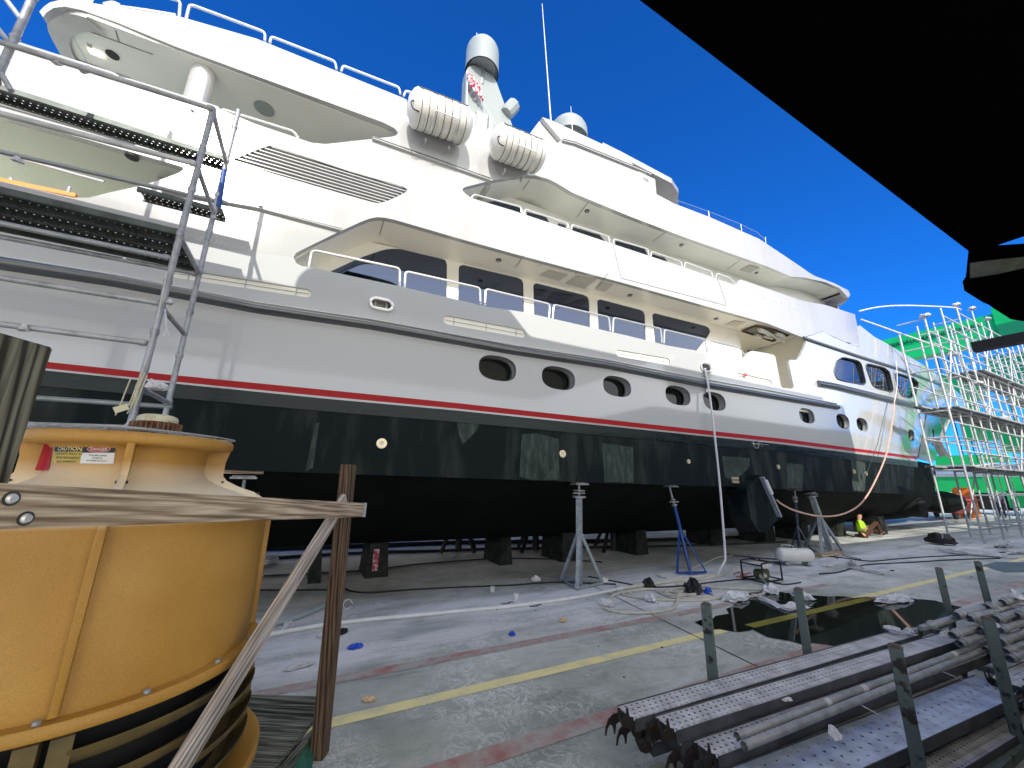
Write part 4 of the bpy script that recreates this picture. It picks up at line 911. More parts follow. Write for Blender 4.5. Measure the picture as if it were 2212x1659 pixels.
# locker and davit housings between the life rafts
for x0, x1, yt, yb in ((1004, 1020, 258, 345), (1021, 1045, 257, 352), (1047, 1056, 268, 358)):
    a, b = ony(x0, yt, 6.35), ony(x1, yt, 6.35); bm = B(); box(bm, a.x, b.x, 6.12, 6.6+.2*(x0 % 3), 7.6, a.z); obj('deck_locker', bm, M_super, yacht)
bm = B(); box(bm, .95, 5.2, 8.3, 11.2, 8.0, 9.4); obj('mast_house', bm, M_super, yacht)
# far side of the yacht, closing the volume
bm = B(); box(bm, -6, 22, 12.91, 13.0, 2.9, 8.0); obj('far_side', bm, M_super, yacht)
bm = B(); vv = []
for X in (22, 26, 30, 34, 37.5):
    yy = Shull(X, 6.5); zt = lerp(X, (18, 22, 42), (7.3, 7.4, 7.9)); vv.append([bm.verts.new((X, 2*YC-yy, 2.95 if X < 33 else 3+(X-33)*.5)), bm.verts.new((X, 2*YC-Shull(X, zt), zt)), bm.verts.new((X, Shull(X, zt)+.08, zt-.25))])
for i in range(len(vv)-1): bm.faces.new((vv[i][0], vv[i][1], vv[i+1][1], vv[i+1][0])); bm.faces.new((vv[i][1], vv[i][2], vv[i+1][2], vv[i+1][1]))
obj('far_bow_side', bm, M_super, yacht, True)
# plating seams near the bow
for ln in ([(1952, 762), (1958, 800), (1966, 815)], [(1946, 770), (1968, 803), (1975, 818)], [(1975, 820), (2010, 842), (2030, 858)]):
    bm = B(); tube(bm, [(X, Shull(X, Z)-.004, Z) for X, Z in [hit(x, y, Shull) for x, y in dens(ln, 8, False)]], .010, 5); obj('plating_seam', bm, M_seam, yacht)

# ---------------------------------------------------------------- life rafts, flag, ropes
raft = thing('life_raft', 'white life raft canister with black straps, the nearer larger one left of the mast foot', 'life raft', (0, 0, 0), 'life raft canisters on the upper deck side')
RL, RR = 1.02, .33
prof = [(.01, -.16), (RR*.55, -.13), (RR*.88, -.06), (RR, 0)]
k = 0; n = 8
for i in range(n): x0 = RL*i/n; prof += [(RR, x0+.012), (RR-.014, x0+.02), (RR-.014, x0+.03), (RR, x0+.038)] if i else []
prof += [(RR, RL), (RR*.88, RL+.06), (RR*.55, RL+.13), (.01, RL+.16)]
bm = B(); lathe(bm, prof, (0, 0, 0), 36, axis='X'); obj('canister', bm, M_raft, raft, True, local=True, sharp=50)
for i in (.06, .2, .35, .5, .65, .8, .94):
    bm = B(); tube(bm, [(RL*i, (RR+.004)*math.cos(a), (RR+.004)*math.sin(a)) for a in [2*math.pi*k/36 for k in range(36)]], .006, 5, closed=True); obj('strap', bm, M_black, raft, local=True)
bm = B()
for t in range(3): pass
a_ = math.radians(215)
tube(bm, [(RL*.30, (RR+.03)*math.cos(a_), (RR+.03)*math.sin(a_)), (RL*.78, (RR+.03)*math.cos(a_), (RR+.03)*math.sin(a_))], .011, 8)
for f in (.30, .78): tube(bm, [(RL*f, (RR+.03)*math.cos(a), (RR+.03)*math.sin(a)) for a in [math.radians(205+q*9) for q in range(9)]], .011, 8)
obj('carrying_bar', bm, M_steel, raft, True, local=True)
bm = B(); tube(bm, [(x, (RR+.008)*math.cos(b), (RR+.008)*math.sin(b)) for x, b in [(RL*t/12, math.radians(150)+.05*math.sin(t*2)) for t in range(13)]], .012, 6); obj('hinge_seam', bm, M_rub, raft, True, local=True)
bm = B(); tube(bm, smoothpath([(-.06, -.22, -.08), (-.14, -.24, -.16), (-.10, -.22, -.26), (.02, -.2, -.26)], 4), .012, 6); obj('painter_loop', bm, M_black, raft, True, local=True)
bm = B(); box(bm, .25, .28, .2, .36, -RR-.10, -RR-.031); box(bm, .74, .77, .2, .36, -RR-.10, -RR-.031); obj('cradle', bm, M_super, raft, local=True)
p0, p1 = ony(897, 233, 5.62), ony(1002, 271, 5.62); q0, q1 = ony(1076, 306, 5.62), ony(1160, 338, 5.62)
raft2 = copy_tree(raft); raft2['label'] = 'white life raft canister with black straps, the farther one beside the hardtop wing'
for o, a, b in ((raft, p0, p1), (raft2, q0, q1)):
    o.location = a; o.rotation_euler = (0, -math.atan2(b.z-a.z, b.x-a.x)*.9, 0); s_ = (b-a).length/RL; o.scale = (s_, .95, 1)
bm = B(); fpts = []
for i in range(46):
    t = i/45; x = 1010+34*t; y = 158+58*t; w = 9*math.sin(math.pi*min(1, t*1.1))+1; fpts.append(ony(x+w*math.cos(i*1.35)*.7, y+w*math.sin(i*1.35)*.8, MY-.2+.03*math.sin(i*2)))
tube(bm, smoothpath(fpts, 3), .035, 7)
M_flag = mat('red_and_white_cloth', (0.75, 0.70, 0.70), 0.8, noise=1, nscale=9, col2=(0.60, 0.02, 0.06), thresh=(0.47, 0.53))
tag(obj('flag', bm, M_flag, None, True), 'furled red and white flag tied to the mast', 'flag')


# ---------------------------------------------------------------- scaffold against the yacht's side (left)
def cup(bm, p, r=.034, h=.028):
    tube(bm, [p-Vector((0, 0, h)), p-Vector((0, 0, h*.4)), p+Vector((0, 0, h*.4)), p+Vector((0, 0, h))], [r*.85, r, r, r*.78], 10)
def standard(name, x, y, z0, z1, m, parent, r=.0245, z_off=.12, pitch=.5, lean=(0, 0)):
    bm = B(); a, b = Vector((x, y, z0)), Vector((x+lean[0], y+lean[1], z1)); tube(bm, [a, b], r, 10)
    z = math.ceil((z0-z_off)/pitch)*pitch+z_off
    while z < z1-.02: t = (z-z0)/(z1-z0); cup(bm, a.lerp(b, t)); z += pitch
    cup(bm, b, .03, .02)
    return obj(name, bm, m, parent, True, sharp=50)
def ledger(name, a, b, m, parent, r=.0242, ends=True):
    bm = B(); a, b = Vector(a), Vector(b); tube(bm, [a, b], r, 10); d = (b-a).normalized()
    if ends:
        for p in (a+d*.03, b-d*.03): tube(bm, [p-d*.02, p+d*.02], r*1.25, 8)
    return obj(name, bm, m, parent, True, sharp=50)
def plank(name, x0, x1, y, z, w, m, parent, h=.05, side=None):
    """steel scaffold plank: deck sheet with two folded edges and a hook plate at each end"""
    L = x1-x0; bm = B()
    box(bm, 0, L, -w/2, w/2, -.003, 0)
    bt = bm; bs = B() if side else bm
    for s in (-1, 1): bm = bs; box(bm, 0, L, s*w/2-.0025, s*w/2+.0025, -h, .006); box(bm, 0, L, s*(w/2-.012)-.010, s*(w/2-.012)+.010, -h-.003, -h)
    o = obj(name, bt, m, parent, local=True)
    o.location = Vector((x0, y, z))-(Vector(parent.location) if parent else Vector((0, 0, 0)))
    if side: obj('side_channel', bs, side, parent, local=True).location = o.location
    return o
Y1, Y2 = 4.30, 5.06; XP = -1.376; XL = -2.80
scl = thing('scaffold_tower', 'galvanised tube scaffold with perforated steel decks standing against the stern side', 'scaffold', (XP, Y1, 0))
standard('standard', XP, Y1, 0.05, 5.52, M_galv, scl, .0275, .03); standard('standard', XP, Y2, 0.05, 6.28, M_galv, scl, .026, .03)
standard('standard', XL, Y1, 0.05, 7.6, M_galv, scl, .0275, .03)
for x, y in ((XP, Y1), (XP, Y2), (XL, Y1)):
    bm = B(); box(bm, x-.07, x+.07, y-.07, y+.07, 0.005, .015); tube(bm, [(x, y, .015), (x, y, .05)], .018, 8); obj('base_jack', bm, M_jgrey, scl)
def pl(a, b, Y, m=M_galv, r=.0242): A, C = ony(*a, Y), ony(*b, Y); return ledger('ledger', A, C, m, scl, r)
pl((-60, 72), (461, 236), Y1-.03); pl((-60, 229), (424, 355), Y1-.03, M_galvL, .026); pl((-60, 590), (345, 655), Y1); pl((-60, 692), (318, 741), Y1)
pl((-60, 470), (369, 558), Y1, M_galvD); pl((-60, 500), (428, 592), Y2); pl((-60, 314), (492, 440), Y2+.03, M_galvD, .024); pl((60, 858), (372, 879), Y2, M_galvD); pl((40, 917), (300, 925), Y1, M_galv)
for z in (5.50, 4.78, 4.0, 3.27, 2.52): ledger('transom', (XP, Y1, z), (XP, Y2, z), M_galv, scl, .023)
for a, b in (((5, -12), (46, 42)), ((-12, 52), (23, 96)), ((-8, 140), (24, 196))): ledger('brace', ony(*a, Y1), ony(*b, Y1), M_galv, scl, .021, False)
for k in range(4): plank('deck_plank', -4.6, XP-.02, Y1+.10+k*.195, 4.07, .185, M_perf, scl)
plank('deck_plank', -4.6, XP-.02, 5.15, 5.56, .22, M_perf, scl); plank('deck_plank', -2.15, XP+.02, 5.36, 4.98, .20, M_perf, scl)
bm = B(); a, b = ony(484, 368, Y2), ony(471, 448, Y2); tube(bm, [a, b], .030, 12); obj('blue_tape', bm, M_blue, scl, True)
def crumple(bm, c, rx, ry, rz, seed, sub=2, amp=.35):
    rnd = random.Random(seed); b2 = bmesh.new(); bmesh.ops.create_icosphere(b2, subdivisions=sub, radius=1)
    M = Matrix.Rotation(rnd.uniform(0, 6.28), 3, 'Z'); vm = {}
    for v in b2.verts:
        n = 1+amp*rnd.uniform(-1, 1); p = Vector((v.co.x*rx*n, v.co.y*ry*n, max(-.2, v.co.z)*rz*(1+amp*1.4*rnd.uniform(-1, 1)))); vm[v.index] = bm.verts.new(Vector(c)+M @ p)
    for f in b2.faces: bm.faces.new([vm[v.index] for v in f.verts])
    b2.free()
for i, (x, y, Y, s) in enumerate(((123, 137, Y1, .035), (183, 151, Y1, .05), (415, 240, Y1, .02), (38, 348, Y2, .04), (462, 472, Y2, .04), (366, 655, Y1, .04), (50, 712, Y1, .05), (268, 560, Y1, .02), (336, 838, Y1-.05, .075))):
    bm = B(); c = ony(x, y, Y-.02); crumple(bm, c, s, s*.6, s*.9, 40+i); obj('wrapped_rag', bm, M_rag, scl)
bm = B(); P = [ony(x, y, Y1-.06) for x, y in ((308, 800), (296, 830), (284, 862), (276, 878))]; 
for i in range(5): q = [p+Vector((.02*i*math.sin(i), 0, -.02*i)) for p in P]; tube(bm, q, .005, 4)
tt = [ony(x, y, Y1-.08) for x, y in ((243, 880), (275, 872), (279, 884), (249, 893))]; prism(bm, tt, (0, .002, 0)); obj('hanging_tag', bm, mat('yellowed_tag', (.62, .58, .40), .7), scl)
bm = B(); tube(bm, smoothpath([ony(x, y, Y1-.05) for x, y in ((361, 586), (350, 640), (327, 745), (305, 810), (291, 880), (284, 905), (262, 925))], 5), .006, 5)
tag(obj('cord', bm, M_rope, None, True), 'thin white cord hanging down the front pole of the scaffold by the stern', 'cord')
bm = B(); tube(bm, smoothpath([ony(x, y, Y1-.04) for x, y in ((356, 668), (360, 700), (353, 727))], 4), .006, 4); tube(bm, smoothpath([ony(x, y, Y1-.04) for x, y in ((357, 668), (359, 705), (366, 726))], 4), .006, 4); obj('tape_streamer', bm, M_plastic, scl)

# ---------------------------------------------------------------- big scaffold round the bow
scr = thing('bow_scaffold', 'tall pale scaffold with several working decks surrounding the bow', 'scaffold', (26, 5, 0))
XS = [20.2, 22.3, 24.4, 26.5, 28.6, 30.7, 32.8]; YA, YB = 4.95, 5.75
top = {0: 8.2, 1: 9.0, 2: 9.6, 3: 9.9, 4: 9.9, 5: 9.4, 6: 9.4}
for i, x in enumerate(XS):
    for Y in (YA, YB): standard('standard', x, Y, 0.05, top[i]-(0 if Y == YA else .5), M_galvL if i % 2 else M_galvL, scr, .032, .1, .5)
    for z in (.5, 2.45, 3.6, 4.55, 6.1, 7.0, 8.1, 9.0):
        if z < top[i]: ledger('transom', (x, YA, z), (x, YB, z), M_galvL, scr, .026, False)
for i in range(len(XS)-1):
    for z in (.5, 1.6, 2.5, 3.6, 4.6, 5.6, 6.6, 7.6, 8.7, 9.3):
        if z < min(top[i], top[i+1])-.05: ledger('ledger', (XS[i], YA, z), (XS[i+1], YA, z), M_galvL if z > 4 else M_galvD, scr, .026, False)  # darker grey on the lower ledgers stands in for shade
    for z in (2.5, 4.6, 6.6): ledger('ledger', (XS[i], YB, z), (XS[i+1], YB, z), M_galvL, scr, .026, False)
for i, z0, z1, Y in ((0, 4.6, 7.6, YA), (1, 7.6, 4.6, YA), (2, 4.6, 7.6, YA), (3, 7.6, 9.3, YA), (1, .5, 2.5, YB), (4, 5.6, 8.7, YA), (5, 8.7, 5.6, YA), (3, 2.5, 4.6, YA)):
    ledger('brace', (XS[i], Y-.04, z0), (XS[i+1], Y-.04, z1), M_galvL, scr, .024, False)
M_perfs = mat('grey_scaffold_plank', (.30, .31, .29), .6, .4, noise=1, nscale=4, col2=(.45, .45, .42))
for z, lo, hi in ((2.52, 0, 5), (4.62, 0, 6), (6.62, 2, 6)):
    for i in range(lo, hi):
        for k in range(4): plank('deck_plank', XS[i]+.03+random.uniform(-.1, .1), XS[i+1]-.02, YA-.15+k*.27, z+.05, .22, M_perfs, scr)
for z, y in ((2.52, 4.7), (4.62, 4.65)): plank('deck_plank', 18.9+.3, 20.3, y+.8, z+.05, .24, M_perfs, scr)
# beyond the bow the decks run across to the far side
for k, X in enumerate((35.5, 38.0, 40.5)):
    for Y in (5.2, 6.6, 8.0): standard('standard', X, Y, .05, 10.2-.4*k, M_galvL, scr, .032, .1, .5)
    for z in (1.6, 3.6, 5.6, 7.6, 9.3): ledger('transom', (X, 5.2, z), (X, 8.0, z), M_galvL, scr, .03, False)
for z in (1.6, 2.6, 3.6, 4.6, 5.6, 6.6, 7.6, 8.6, 9.3):
    ledger('ledger', (32.8, YA, z), (35.5, 5.2, z), M_galvL, scr, .03, False); ledger('ledger', (35.5, 5.2, z), (40.5, 5.2, z), M_galvL, scr, .03, False)
for z in (3.3, 5.0, 6.8):
    for k in range(4): plank('deck_plank', 35.2, 40.6, 5.35+k*.33, z, .28, M_perfs, scr)
for i, (x, z) in enumerate(((20.2, 8.2), (24.4, 9.62), (26.5, 9.95), (28.6, 9.9), (22.3, 7.0), (24.4, 6.1), (26.5, 4.8))):
    bm = B(); crumple(bm, (x, YA-.02, z), .16, .13, .12, 80+i); obj('wrapped_rag', bm, M_rag, scr)
bm = B(); p = [ony(1856, 672, 6.0), ony(1900, 663, 6), ony(1960, 660, 5.6), ony(2056, 664, 5.0), ony(2076, 669, 4.9)]; tube(bm, smoothpath(p, 6), .028, 6)
tag(obj('hose', bm, M_pvc, None, True), 'thin pale hose arching from the upper deck nose to the tallest scaffold pole', 'hose')
for a, b, l in (((1860, 690), (2036, 752), 'straight pale pole sloping down from the upper deck nose to the scaffold'),):
    bm = B(); tube(bm, [ony(*a, 6.1), ony(*b, 5.3)], .03, 6); tag(obj('scaffold_pole', bm, M_pvc, None, True), l, 'pole')

for i in range(len(XS)-1):
    xm = (XS[i]+XS[i+1])/2; standard('standard', xm, YA+.02, 2.6, min(top[i], top[i+1])-.4, M_galvL, scr, .028, .1, .5)
    for z in (3.1, 4.1, 5.1, 6.1, 7.1, 8.15):
        if z < min(top[i], top[i+1])-.1: ledger('extra_ledger', (XS[i], YA-.06, z), (XS[i+1], YA-.06, z), M_galvL, scr, .024, False)  # extra ledgers added between the main levels
    for z in (3.6, 5.6): ledger('extra_ledger', (XS[i], YB+.05, z), (XS[i+1], YB+.05, z), M_galvL, scr, .024, False)
# loose tubes and boards left on the working decks
rn3 = random.Random(5)
for k in range(26):
    z = rn3.choice((2.6, 2.62, 4.72, 4.74, 6.72)); x = rn3.uniform(21, 33) if z < 6 else rn3.uniform(25, 33); bm = B(); L_ = rn3.uniform(1.2, 3.0); y = rn3.uniform(YA-.2, YB+.2)
    tube(bm, [(x, y, z), (x+L_, y+rn3.uniform(-.3, .3), z+rn3.uniform(0, .25))], .028, 6); obj('loose_tube', bm, M_galvL if k % 2 else M_galvD, scr, True)
far = thing('far_scaffold', 'second pale scaffold farther right behind the bow scaffold, under the boat hoist', 'scaffold', (38, 3, 0))
for i in range(6):
    x = 30+i*2.3
    for Y in (3.2, 4.3): standard('standard', x, Y, .05, 7.4+.25*(i % 3), M_galvL, far, .034, .1, .5)
    for z in (1.0, 2.0, 3.0, 4.2, 5.4, 6.4): ledger('transom', (x, 3.2, z), (x, 4.3, z), M_galvL, far, .026, False)
    if i < 5:
        for z in (.5, 1.5, 2.5, 3.0, 4.2, 4.7, 5.4, 6.4, 7.2): ledger('ledger', (x, 3.2, z), (x+2.3, 3.2, z), M_galvL, far, .026, False)
        ledger('brace', (x, 3.16, (2.0, 4.2)[i % 2]), (x+2.3, 3.16, (4.2, 6.4)[i % 2]), M_galvL, far, .024, False)
        for z in (3.0, 5.4):
            for k in range(4): plank('deck_plank', x+.03, x+2.28, 3.25+k*.27, z+.05, .23, M_perfs, far)

# ---------------------------------------------------------------- green travel lift
lift = thing('travel_lift', 'huge bright green boat hoist with lettered cross beam behind the bow scaffold', 'boat hoist', (48, 6, 0))
LX = 46.0
bm = B(); box(bm, LX, LX+1.1, 4.6, 26, 13.1, 15.15); box(bm, LX-.06, LX+1.16, 4.6, 26, 12.9, 13.095); obj('cross_beam', bm, M_green, lift)
bm = B(); box(bm, LX-.15, LX+1.4, 4.4, 7.6, 13.0, 15.6); obj('beam_head', bm, M_green, lift)
bm = B()
a1, a2 = onx(1953, 744, LX-.07), onx(2116, 699, LX-.07)
t = text_mesh('LAUDERDALE MARINE CENTER', 1.0, M_letter, 'lettering', lift, Matrix.Identity(4), .01)
w = t.dimensions.x or 13.0
xs = [v.co.x for v in t.data.vertices]; w = max(xs)-min(xs)
# DALE..CENTER is 16/24 of the words
span = (a1.y-a2.y)/(16.6/24); s_ = span/w
R_ = Matrix(((0, 0, -1, 0), (-1, 0, 0, 0), (0, 1, 0, 0), (0, 0, 0, 1)))
t.matrix_basis = Matrix.Translation(Vector((LX-.07, a2.y+span/2, (a1.z+a2.z)/2))-Vector(lift.location)) @ R_ @ Matrix.Diagonal((s_, s_*1.0, 1, 1))
bm.free()
bm = B(); box(bm, LX+.1, LX+1.2, 5.0, 6.6, 2.6, 13.0); obj('leg', bm, M_green, lift)
bm = B(); box(bm, LX+.1, LX+1.2, 24, 25.5, 2.6, 13.0); obj('leg', bm, M_green, lift)
for y in (5.1, 24.1):
    bm = B(); box(bm, LX-2, LX+14, y, y+1.2, 2.2, 3.3); obj('sill_beam', bm, M_green, lift)
    for x in (LX-1, LX+11):
        w_ = None
        bm = B(); lathe(bm, [(.3, -.35), (1.0, -.35), (1.1, -.2), (1.1, .2), (1.0, .35), (.3, .35)], (0, 0, 0), 24)
        for v in bm.verts: v.co = Vector((v.co.x, v.co.z, v.co.y))+Vector((x, y+.6, 1.1))
        obj('wheel', bm, M_black, lift, True)
def gbox(nm, x0, y0, x1, y1, X, th, m, par=lift):
    p = [onx(x, y, X) for x, y in ((x0, y0), (x1, y0), (x1, y1), (x0, y1))]; ys = [q.y for q in p]; zs = [q.z for q in p]
    bm = B(); box(bm, X, X+th, min(ys), max(ys), min(zs), max(zs)); return obj(nm, bm, m, par)
for q in ((2012, 815, 2112, 862), (2040, 850, 2062, 892), (2062, 868, 2106, 885), (2140, 772, 2222, 830), (2180, 835, 2230, 870), (2085, 900, 2150, 950), (2165, 930, 2230, 975)): gbox('hoist_block', *q, 47.5, 1.0, M_green)
for q in ((2022, 985, 2110, 1003), (2112, 983, 2175, 998)): gbox('walkway', *q, 45, .8, M_green)
gbox('engine_housing', 2006, 1030, 2230, 1062, 45.5, 1.5, M_green); gbox('engine_housing', 2182, 1062, 2240, 1097, 45.5, 1.5, M_green); gbox('open_bay', 2070, 1062, 2182, 1098, 45.6, 1.3, M_dark)
gbox('catwalk', 2160, 700, 2240, 725, 45.6, .6, M_greenD)
for x in (2024, 2036, 2048, 2060, 2128, 2150): 
    bm = B(); a, b = onx(x, 770, 48), onx(x+14, 985, 48); tube(bm, [a, Vector((48, a.y, 4))], .04, 6); obj('cable', bm, M_jdark, lift)
ladder = [onx(2140, 985, 45), onx(2165, 985, 45)]
# background buildings and gear behind the scaffold
def bld(lab, x0, x1, y0, y1, h, m, cat='building', name='warehouse'):
    t = thing(name, lab, cat, (x0, y0, 0)); bm = B(); box(bm, x0, x1, y0, y1, 0, h); obj('wall', bm, m, t)
    bm = B(); box(bm, x0-.3, x1+.3, y0-.3, y1+.3, h+.002, h+.35); obj('roof', bm, M_jgrey, t)
    for k in range(int((y1-y0)/3)):
        yy = y0+1+k*3; bm = B(); box(bm, x0-.04, x0-.002, yy, yy+1.6, h*.45, h*.75); obj('window', bm, M_glassb, t)
bld('long low grey warehouse far behind the bow scaffold', 92, 110, 2, 40, 5.2, mat('pale_blue_cladding', (.42, .50, .56), .6, noise=.2, nscale=.3))
bld('white shed with dark windows far beyond the boat hoist', 75, 84, 14, 26, 3.4, M_raft)
bld('unseen long white shed added behind the yacht to bounce light', -40, 56, 25, 34, 8, M_super, 'building', 'bounce_shed')  # hidden building added as a reflector for the floor beyond the hull
# small red utility cart with an orange drum
cart = thing('utility_cart', 'small red utility cart with a faded red cover beyond the bulbous bow', 'cart', (34, 8, 0))
def rb(x0, x1, y0, y1, z0, z1, bv=.05):
    bm = B(); box(bm, x0, x1, y0, y1, z0, z1); bmesh.ops.bevel(bm, geom=bm.edges[:], offset=bv, segments=2, affect='EDGES'); return bm
cx_, cy_ = onz(2052, 1122, .0).x, onz(2052, 1122, .0).y
obj('body', rb(cx_, cx_+2.6, cy_-.3, cy_+1.2, .35, .95), M_redcar, cart, True); obj('cover', rb(cx_+.3, cx_+2.4, cy_-.9, cy_+.9, .97, 1.35, .15), M_pinkcar, cart, True)
for a in (.4, 2.2):
    for b in (-.25, 1.1):
        bm = B(); tube(bm, [(cx_+a, cy_+b, .3), (cx_+a, cy_+b+.14, .3)], .3, 18); obj('wheel', bm, M_black, cart, True)
dr = rb(cx_+3.2, cx_+3.9, cy_-.4, cy_+.5, .0, 1.9, .1); tag(obj('drum_stand', dr, M_orangep, None, True), 'orange cabinet standing beside the red cart', 'cabinet')

# ---------------------------------------------------------------- people
def skinfig(name, verts, edges, radii, m, parent, root=0, sub=2):
    me = bpy.data.meshes.new(name); me.from_pydata([Vector(v) for v in verts], edges, []); me.materials.append(m)
    o = bpy.data.objects.new(name, me); COL.objects.link(o); sk = o.modifiers.new('s', 'SKIN'); ss = o.modifiers.new('u', 'SUBSURF'); ss.levels = sub; ss.render_levels = sub
    lay = me.skin_vertices[0].data
    for i, r in enumerate(radii): lay[i].radius = (r, r)
    lay[root].use_root = True; sk.use_smooth_shade = True
    dg = bpy.context.evaluated_depsgraph_get(); nm = bpy.data.meshes.new_from_object(o.evaluated_get(dg)); o.modifiers.clear(); o.data = nm
    if not nm.materials: nm.materials.append(m)
    if parent: o.parent = parent; o.location = -Vector(parent.location)
    return o
def person(label, J, shirt, trou, group=None):
    """J: dict of joints in the yard"""
    t = thing('person', label, 'person', J['pelvis'], group)
    names = ['pelvis', 'waist', 'chest', 'neck', 'head', 'crown', 'shL', 'elL', 'haL', 'shR', 'elR', 'haR', 'hipL', 'knL', 'anL', 'toL', 'hipR', 'knR', 'anR', 'toR']
    R0 = dict(pelvis=.13, waist=.115, chest=.14, neck=.055, head=.088, crown=.075, shL=.055, elL=.042, haL=.034, shR=.055, elR=.042, haR=.034, hipL=.085, knL=.058, anL=.042, toL=.035, hipR=.085, knR=.058, anR=.042, toR=.035)
    E_ = [('pelvis', 'waist'), ('waist', 'chest'), ('chest', 'neck'), ('neck', 'head'), ('head', 'crown'), ('chest', 'shL'), ('shL', 'elL'), ('elL', 'haL'), ('chest', 'shR'), ('shR', 'elR'), ('elR', 'haR'), ('pelvis', 'hipL'), ('hipL', 'knL'), ('knL', 'anL'), ('anL', 'toL'), ('pelvis', 'hipR'), ('hipR', 'knR'), ('knR', 'anR'), ('anR', 'toR')]
    ix = {n: i for i, n in enumerate(names)}
    bd = skinfig('body', [J[n] for n in names], [(ix[a], ix[b]) for a, b in E_], [R0[n] for n in names], M_skin, t)
    def sub(nm, keep, m, k):
        ii = {n: i for i, n in enumerate(keep)}; return skinfig(nm, [J[n] for n in keep], [(ii[a], ii[b]) for a, b in E_ if a in ii and b in ii], [R0[n]*k for n in keep], m, t)
    J['wrL'] = Vector(J['elL']).lerp(Vector(J['haL']), .85); J['wrR'] = Vector(J['elR']).lerp(Vector(J['haR']), .85)
    sub('shirt', ['pelvis', 'waist', 'chest', 'shL', 'elL', 'shR', 'elR'], shirt, 1.22)
    sub('trousers', ['pelvis', 'hipL', 'knL', 'anL', 'hipR', 'knR', 'anR'], trou, 1.26)
    for a, b in (('anL', 'toL'), ('anR', 'toR')):
        skinfig('shoe', [J[a], J[b]], [(0, 1)], [.055, .045], M_black, t)
    h = Vector(J['head']); c = Vector(J['crown']); skinfig('hair', [h.lerp(c, .45)+Vector((-.012, .02, 0)), c+Vector((0, .01, .008))], [(0, 1)], [.095, .082], M_hair, t)
    # fingers
    for s in 'LR':
        e, w = Vector(J['el'+s]), Vector(J['ha'+s]); d = (w-e).normalized(); u, v = frame(d)
        for k in range(5):
            o = u*(.012*(k-1.5)) if k < 4 else -v*.02-u*.028
            L = (.07, .078, .072, .058, .045)[k]; skinfig('finger', [w+o, w+o+d*L*.55, w+o+d*L*.85-v*.02], [(0, 1), (1, 2)], [.010, .009, .007], M_skin, bd, sub=1) if False else None
    return t
PYc = 7.55
g = lambda x, y, dy=0.0: ony(x, y, PYc+dy)
J = dict(pelvis=g(1864, 1154), waist=g(1861, 1143), chest=g(1857, 1132), neck=g(1855.5, 1124), head=g(1856, 1117.5), crown=g(1857, 1110), shL=g(1857, 1128, -.2), elL=g(1862, 1143, -.28), haL=g(1874, 1141, -.22), shR=g(1859, 1128, .18), elR=g(1868, 1138, .22), haR=g(1880, 1137, .16),
         hipL=g(1866, 1155, -.1), knL=g(1893, 1128, -.16), anL=g(1903, 1155, -.16), toL=g(1912, 1157, -.18), hipR=g(1866, 1155, .1), knR=g(1886, 1146, .05), anR=g(1908, 1154, .03), toR=g(1918, 1156, .0))
J = {k: Vector((v.x, v.y, max(v.z, .09))) for k, v in J.items()}
person('worker in bright green shirt and brown trousers sitting on the ground under the bow', J, M_hivis, M_trou)
bx, by = 41.0, 8.9
def std(dx, dy, z): return Vector((bx+dx, by+dy, z))
J2 = dict(pelvis=std(0, 0, .95), waist=std(0, 0, 1.1), chest=std(.03, 0, 1.32), neck=std(.02, 0, 1.52), head=std(0, 0, 1.62), crown=std(0, 0, 1.72), shL=std(0, -.2, 1.42), elL=std(.05, -.27, 1.15), haL=std(-.1, -.2, .95), shR=std(0, .2, 1.42), elR=std(.05, .27, 1.15), haR=std(-.1, .22, .95),
          hipL=std(0, -.1, .9), knL=std(-.02, -.11, .5), anL=std(.03, -.12, .1), toL=std(-.12, -.13, .05), hipR=std(0, .1, .9), knR=std(-.02, .11, .5), anR=std(.03, .12, .1), toR=std(-.12, .13, .05))
person('far worker in a pale grey shirt standing in front of the green hoist bay', J2, mat('pale_grey_shirt', (.38, .42, .50), .8), mat('dark_blue_trousers', (.03, .04, .08), .9))

# ---------------------------------------------------------------- jack stands
def tri_stand(name, label, base, topp, m, feet, plate=True, hub=.45, leg_r=.022, post=.05, screw=.28, kind='round', group='jack stands under the hull edge'):
    t = thing(name, label, 'jack stand', base, group); b, tp = Vector(base), Vector(topp); d = (tp-b)
    h = b.lerp(tp, hub); st = tp-d.normalized()*screw
    bm = B(); tube(bm, [b+Vector((0, 0, .02)), st], post, 4 if kind == 'square' else 14); obj('post', bm, m, t, kind != 'square')
    bm = B(); tube(bm, [st-d.normalized()*.1, tp-Vector((0, 0, .05))], .02, 10); obj('screw', bm, M_jgrey, t, True)
    bm = B(); tube(bm, [st, st+d.normalized()*.03], post*1.7, 16); tube(bm, [st+d.normalized()*.12, st+d.normalized()*.14], post*1.5, 16)
    barm(bm, st+Vector((-.13, 0, .08)), st+Vector((.13, 0, .08)), .03, .02); obj('screw_nut', bm, M_galv, t, True)
    bm = B(); box(bm, tp.x-.15, tp.x+.15, tp.y-.12, tp.y+.12, tp.z-.045, tp.z-.02); box(bm, tp.x-.13, tp.x+.13, tp.y-.10, tp.y+.10, tp.z-.019, tp.z-.001); obj('pad', bm, M_galv, t)
    F_ = [Vector(f) for f in feet]
    for f in F_: bm = B(); barm(bm, h, f+Vector((0, 0, .02)), leg_r*2.2, leg_r*1.6); obj('leg', bm, m, t)
    for i in range(len(F_)): bm = B(); barm(bm, F_[i]+Vector((0, 0, .03)), F_[(i+1) % len(F_)]+Vector((0, 0, .03)), .03, .03); obj('foot_brace', bm, m, t)
    return t
zc_ = lambda X: lerp(X, (-6, 12, 19), (1.87, 1.75, 1.62))
